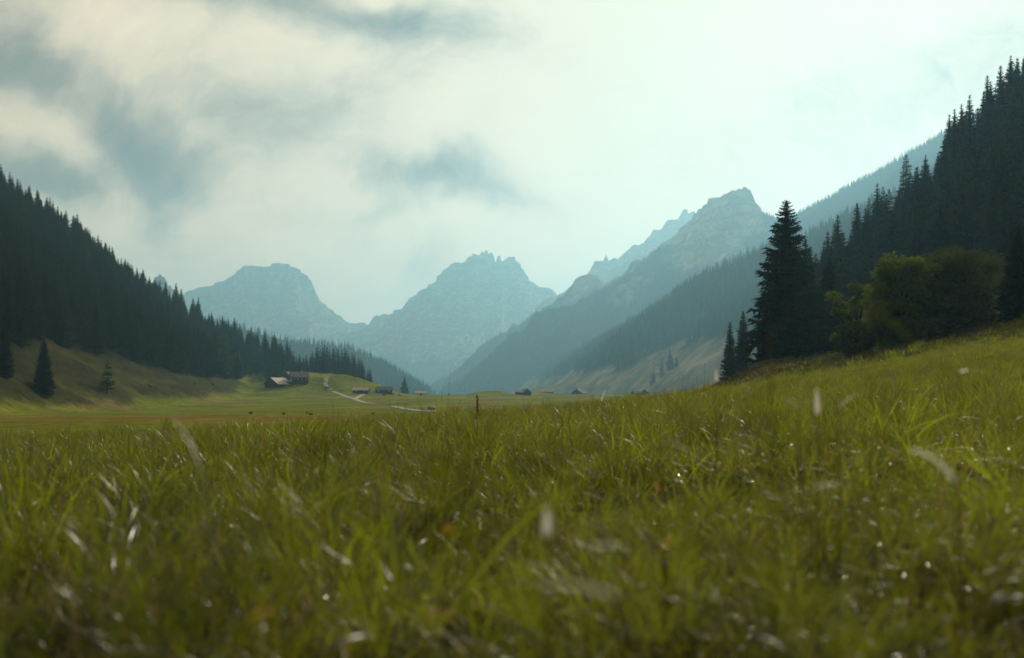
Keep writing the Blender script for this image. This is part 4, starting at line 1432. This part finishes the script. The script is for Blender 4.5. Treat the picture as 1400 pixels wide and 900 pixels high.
def grass_zone(y0, y1, dens, s0, s1, xl=None, kinds=None):
    A = 0.5 * ((0.56 * y0 + 1.0) + (0.56 * y1 + 1.0)) * 2 * (y1 - y0)
    n = int(A * dens)
    y = y0 + (y1 - y0) * np.sqrt(rg.random(n)) if y1 / max(y0, .1) > 2 else y0 + (y1 - y0) * rg.random(n)
    x = (rg.random(n) * 2 - 1) * (0.56 * y + 1.0)
    m_ = np.hypot(x, y) > 0.55
    if xl is not None: m_ &= xl(x, y)
    x, y = x[m_], y[m_]
    z = H(x, y)
    n = len(x)
    clump = fbm(x, y, 1 / 0.9, 3, 201)
    patch = fbm(x, y, 1 / 3.5, 3, 202)
    thin = (1 - sstep(fbm(x, y, 1 / 0.55, 2, 207), -0.45, -0.05)) * (1 - sstep(y, 6, 14))
    s = (s0 + (s1 - s0) * rg.random(n)) * (1 + np.interp(y, [0, 3, 9], [0.8, 0.7, 0.36]) * clump).clip(0.35) * (1 - 0.5 * thin)
    r_ = rg.random(n)
    pk = rg.integers(0, 7, n)
    yel = (rg.random(n) < 0.25 + 0.9 * patch)
    pk = np.where(yel, rg.integers(7, 10, n), pk)
    pk = np.where((r_ > 0.93) & (y > 3.0), 10, pk)
    s = np.where(y < 2.2, np.minimum(s, 1.0), s)
    tz_ = np.zeros(n)
    pts.append(np.stack([x, y, z], 1)); ids_.append(pk)
    tilt = 0.16
    rots.append(np.stack([rg.normal(size=n) * tilt, rg.normal(size=n) * tilt + 0.06, rg.random(n) * 6.283], 1))
    scls.append(np.stack([s * (.9 + .3 * rg.random(n))] * 2 + [s], 1))
    # pale dry blades, and whitened bits that give the sun sparkle
    for kind, frac, ss, lift_ in ((11, 0.036 if y0 > 2.5 else 0.014, 1.0, 0), (12, 0.07, 1.0, .08), (13, 0.050, 1.35, .125), (14, 0.035, 1.0, 0), (15, 0.05, 1.0, .03)):
        mk = rg.random(n) < frac * (1 if kind != 13 else (1 if y1 < 12 else .4))
        k = int(mk.sum())
        zz = z[mk] + lift_ * (0.5 + rg.random(k)) * s[mk]
        pts.append(np.stack([x[mk] + .03, y[mk], zz], 1)); ids_.append(np.full(k, kind))
        rots.append(np.stack([rg.normal(size=k) * .35, rg.normal(size=k) * .35, rg.random(k) * 6.283], 1))
        s2 = ss * s[mk] * (.7 + .5 * rg.random(k))
        scls.append(np.stack([s2, s2, s2], 1))


grass_zone(0.5, 3.0, 560, .6, 1.0)
grass_zone(3.0, 8.0, 420, .7, 1.0)
grass_zone(8.0, 16.0, 190, .75, 1.15)
grass_zone(16.0, 30.0, 85, .85, 1.35)
grass_zone(30.0, 62.0, 14, 1.2, 2.0, lambda x, y: x > -0.16 * y - 2)
grass_zone(30.0, 75.0, 3.0, .5, .8, lambda x, y: x < -0.16 * y - 2)
pts = np.concatenate(pts); rots = np.concatenate(rots); scls = np.concatenate(scls); ids_ = np.concatenate(ids_)
print('grass instances', len(pts))
scatter('grass', pts, rots, scls, ids_, GS, 'tall sunlit meadow grass with pale dry blades in the foreground')

# rough low grass and weeds on the bank and along the slope foot
RS = [tuft('rough_tuft', 70 + i, 14, (.25, .6), (.012, .03), .25, .6, (.2, 1.4), mt, 3) for i, mt in enumerate((M_grass, M_broad_d, M_broad_d))]
n = 9500
y = 55 + 150 * rg.random(n) ** 1.2
x = 12 + rg.random(n) * (0.56 * y - 6)
z = H(x, y)
s = .5 + .9 * rg.random(n)
m_ = fbm(x, y, 1 / 6., 3, 205) > -0.15
x, y, z, s = x[m_], y[m_], z[m_], s[m_]; n = len(x)
scatter('undergrowth', np.stack([x, y, z], 1), np.stack([rg.normal(size=n) * .2, rg.normal(size=n) * .2, rg.random(n) * 6.28], 1), np.stack([s, s, s], 1), rg.integers(0, 3, n), RS,
        'rough grass and weeds on the shaded bank below the bushes')


# ------------------------------------------------------------------ single stalks and blades that can be picked out
def stalk(px_, py_tip, Y, lab, head='seed', lean=0.0, grp=None, mat=None):
    x = (px_ - 700) / F * Y; z0 = Hs(x, Y); zt = (HZ - py_tip) / F * Y
    hgt = zt - z0
    e = bpy.data.objects.new('grass_stalk' if head != 'sorrel' else 'sorrel_plant', None); col.objects.link(e)
    e.empty_display_size = .05
    e.location = (x - lean * hgt, Y, z0)
    tag(e, lab, 'grass stalk' if head != 'sorrel' else 'plant', grp)
    r0 = 0.00027 * math.sqrt(Y) * (2.0 if head == 'sorrel' else 1.0)
    mb = MB(); pth = [(lean * hgt * t ** 1.6, 0, hgt * t) for t in (0, .25, .5, .75, 1)]
    mb.tube(pth, [r0, r0, r0 * .9, r0 * .7, r0 * .4], 5)
    link('stem', mb.mesh('stem', mat or M_stalk, True), e)
    if head in ('seed', 'sorrel'):
        mb = MB()
        k0 = .62 if head == 'sorrel' else .86
        rr = random.Random(int(px_))
        for i in range(26 if head == 'sorrel' else 12):
            t = k0 + (1 - k0) * i / (26 if head == 'sorrel' else 12)
            a = rr.random() * 6.28; q = (0.0045 if head == 'sorrel' else .0012) * math.sqrt(Y)
            c0 = Vector((lean * hgt * t ** 1.6, 0, hgt * t))
            c1 = c0 + Vector((math.cos(a) * q, math.sin(a) * q, q * 1.2))
            mb.tube([c0, (c0 + c1) / 2, c1], [q * .2, q * .45, q * .1], 4)
        link('seed_head', mb.mesh('seed_head', M_sorrel if head == 'sorrel' else (mat or M_stalk)), e)
    return e


stalk(616, 506, 5.0, 'tallest thin dark seed stalk rising against the hazy valley', lean=.06)
stalk(604, 532, 6.0, 'short thin dark stalk just left of the tallest seed stalk')
stalk(653, 541, 7.0, 'reddish brown sorrel spike left of the sunken hut', 'sorrel')
for k, (a, b) in enumerate([(532, 546), (543, 548), (555, 551), (574, 552), (596, 545)]):
    stalk(a, b, 7.5, 'short thin stalk in the row before the lit meadow', lean=-.08, grp='short stalks before the lit meadow')
for k, (a, b) in enumerate([(897, 522), (918, 514), (934, 508), (946, 503), (964, 496), (974, 510), (985, 505), (878, 528), (953, 515)]):
    stalk(a, b, 9.0, 'dark upright stalk in the row before the blue hillside', 'none' if k % 2 else 'seed', lean=.03 * (-1) ** k, grp='dark stalks before the blue hillside')
stalk(1126, 470, 1.6, 'blurred green stalk rising in front of the small spruce', 'none', mat=M_grass)


def dryblade(px_, py_, Y, length, width, az, lean, bend, lab, mat=None):
    """a pale blade whose middle is seen at the pixel"""
    x, yy, z = W(px_, py_, Y)
    V, Fq = [], []
    blade(V, Fq, (0, 0, 0), length, width, az, lean, bend, 9, 0.0)
    V = np.array(V); c0 = V.mean(axis=0); top = V[10]
    g = Hs(x, yy)
    # root the blade in the ground below with a thin stem
    z0 = max(0.0, (z - c0[2]) - g)
    b0 = len(V)
    Vl = [tuple(v) for v in V]
    o = bpy.data.objects.new('pale_grass', None)
    me = mesh_list('grass_blade', Vl, [tuple(f) for f in Fq], [mat or M_straw_glint], True)
    o = link('pale_grass', me, loc=(x - c0[0], yy - c0[1], z - c0[2]))
    tag(o, lab, 'dry grass', kind='thing')
    if z0 > 0.02:
        mb = MB(); mb.tube([(0, 0, -z0 - .01), (0.002, 0, -z0 * .5), (0, 0, 0.005)], [.0012, .0011, .0009], 5)
        link('stem', mb.mesh('stem', M_grass2), o)
    return o


B = [
    (1277, 632, 1.15, .07, .011, 2.2, .5, .9, 'bright white bent blade at the right, brightest in the grass'),
    (1330, 507, 1.9, .06, .010, 0.2, 1.2, .7, 'pale blurred blade below the edge spruce'),
    (1117, 548, 1.8, .05, .009, 1.5, .0, .3, 'upright white blade tip below the tall spruce'),
    (1164, 545, 1.8, .06, .008, 0.0, .6, .8, 'leaning white blade tip right of the upright white one'),
    (1074, 549, 1.9, .06, .008, 3.2, .5, 1.4, 'arched pale blade left of the upright white tip'),
    (916, 607, 1.5, .07, .008, 3.5, 1.0, .6, 'slanting pale blade in the middle of the sunlit grass'),
    (795, 803, .62, .05, .007, 3.3, 1.15, .4, 'large blurred pale blade low in the centre'),
    (359, 571, 3.2, .08, .010, 0.0, .2, 1.9, 'arched pale blade against the orange strip'),
    (391, 588, 3.0, .09, .011, 0.3, .2, 1.7, 'curved white blade below the arched one on the left'),
    (748, 712, .95, .03, .008, 1.5, .0, .3, 'short upright white blade tip in the centre grass'),
    (832, 746, .85, .035, .007, 0.1, 1.5, .2, 'short flat pale blade right of the white tip in the centre'),
    (1134, 663, 1.2, .04, .008, 0.1, 1.2, .5, 'short pale flat blade below the sunlit right grass'),
    (979, 513, 2.6, .035, .008, 1.5, .0, .3, 'white upright tip standing before the blue hillside'),
    (825, 540, 5.0, .07, .014, 0.6, .1, .6, 'white forked tip before the far barn'),
    (472, 543, 6.0, .16, .012, 0.1, .7, 1.4, 'thin pale arched blade crossing the lower meadow'),
    (1160, 440, .9, .16, .0035, 0.0, .6, 2.0, 'thin blurred arching blade in front of the leafy bushes'),
]
for b in B:
    dryblade(*b[:8], b[8], M_grass2 if b[8].startswith('thin blurred') else None)
for k, (a, b, c_, lab) in enumerate([(440, 712, 1.4, 'yellow leaf left of the centre low in the grass'), (612, 722, 1.3, 'yellow leaf near the middle of the grass'), (895, 665, 1.6, 'orange leaf right of the centre among green blades'),
                                      (600, 838, .75, 'large blurred yellow leaf at the bottom centre'), (918, 742, 1.0, 'orange leaf in the lower right grass'), (360, 838, .85, 'yellow brown leaf at the bottom left')]):
    dryblade(a, b, c_, .028, .013, k * 1.3, .9, .8, lab, M_orange)['category'] = 'leaf'

# ------------------------------------------------------------------ valley air
mb = MB()
mb.box(-14500, 14500, -1200, 14500, -40, 1480)
hz = link('haze', mb.mesh('haze', None))
m = bpy.data.materials.new('valley_haze'); m.use_nodes = True; m.node_tree.nodes.clear()
nt = NT(m.node_tree)
out = nt.n('ShaderNodeOutputMaterial')
pv = nt.n('ShaderNodeVolumePrincipled')
pv.inputs['Color'].default_value = (0.35, 0.73, 0.95, 1)
pv.inputs['Density'].default_value = 0.000150
pv.inputs['Anisotropy'].default_value = 0.5
nt.t.links.new(pv.outputs[0], out.inputs['Volume'])
hz.data.materials.append(m)
tag(hz, 'pale blue haze filling the valley', kind='stuff')
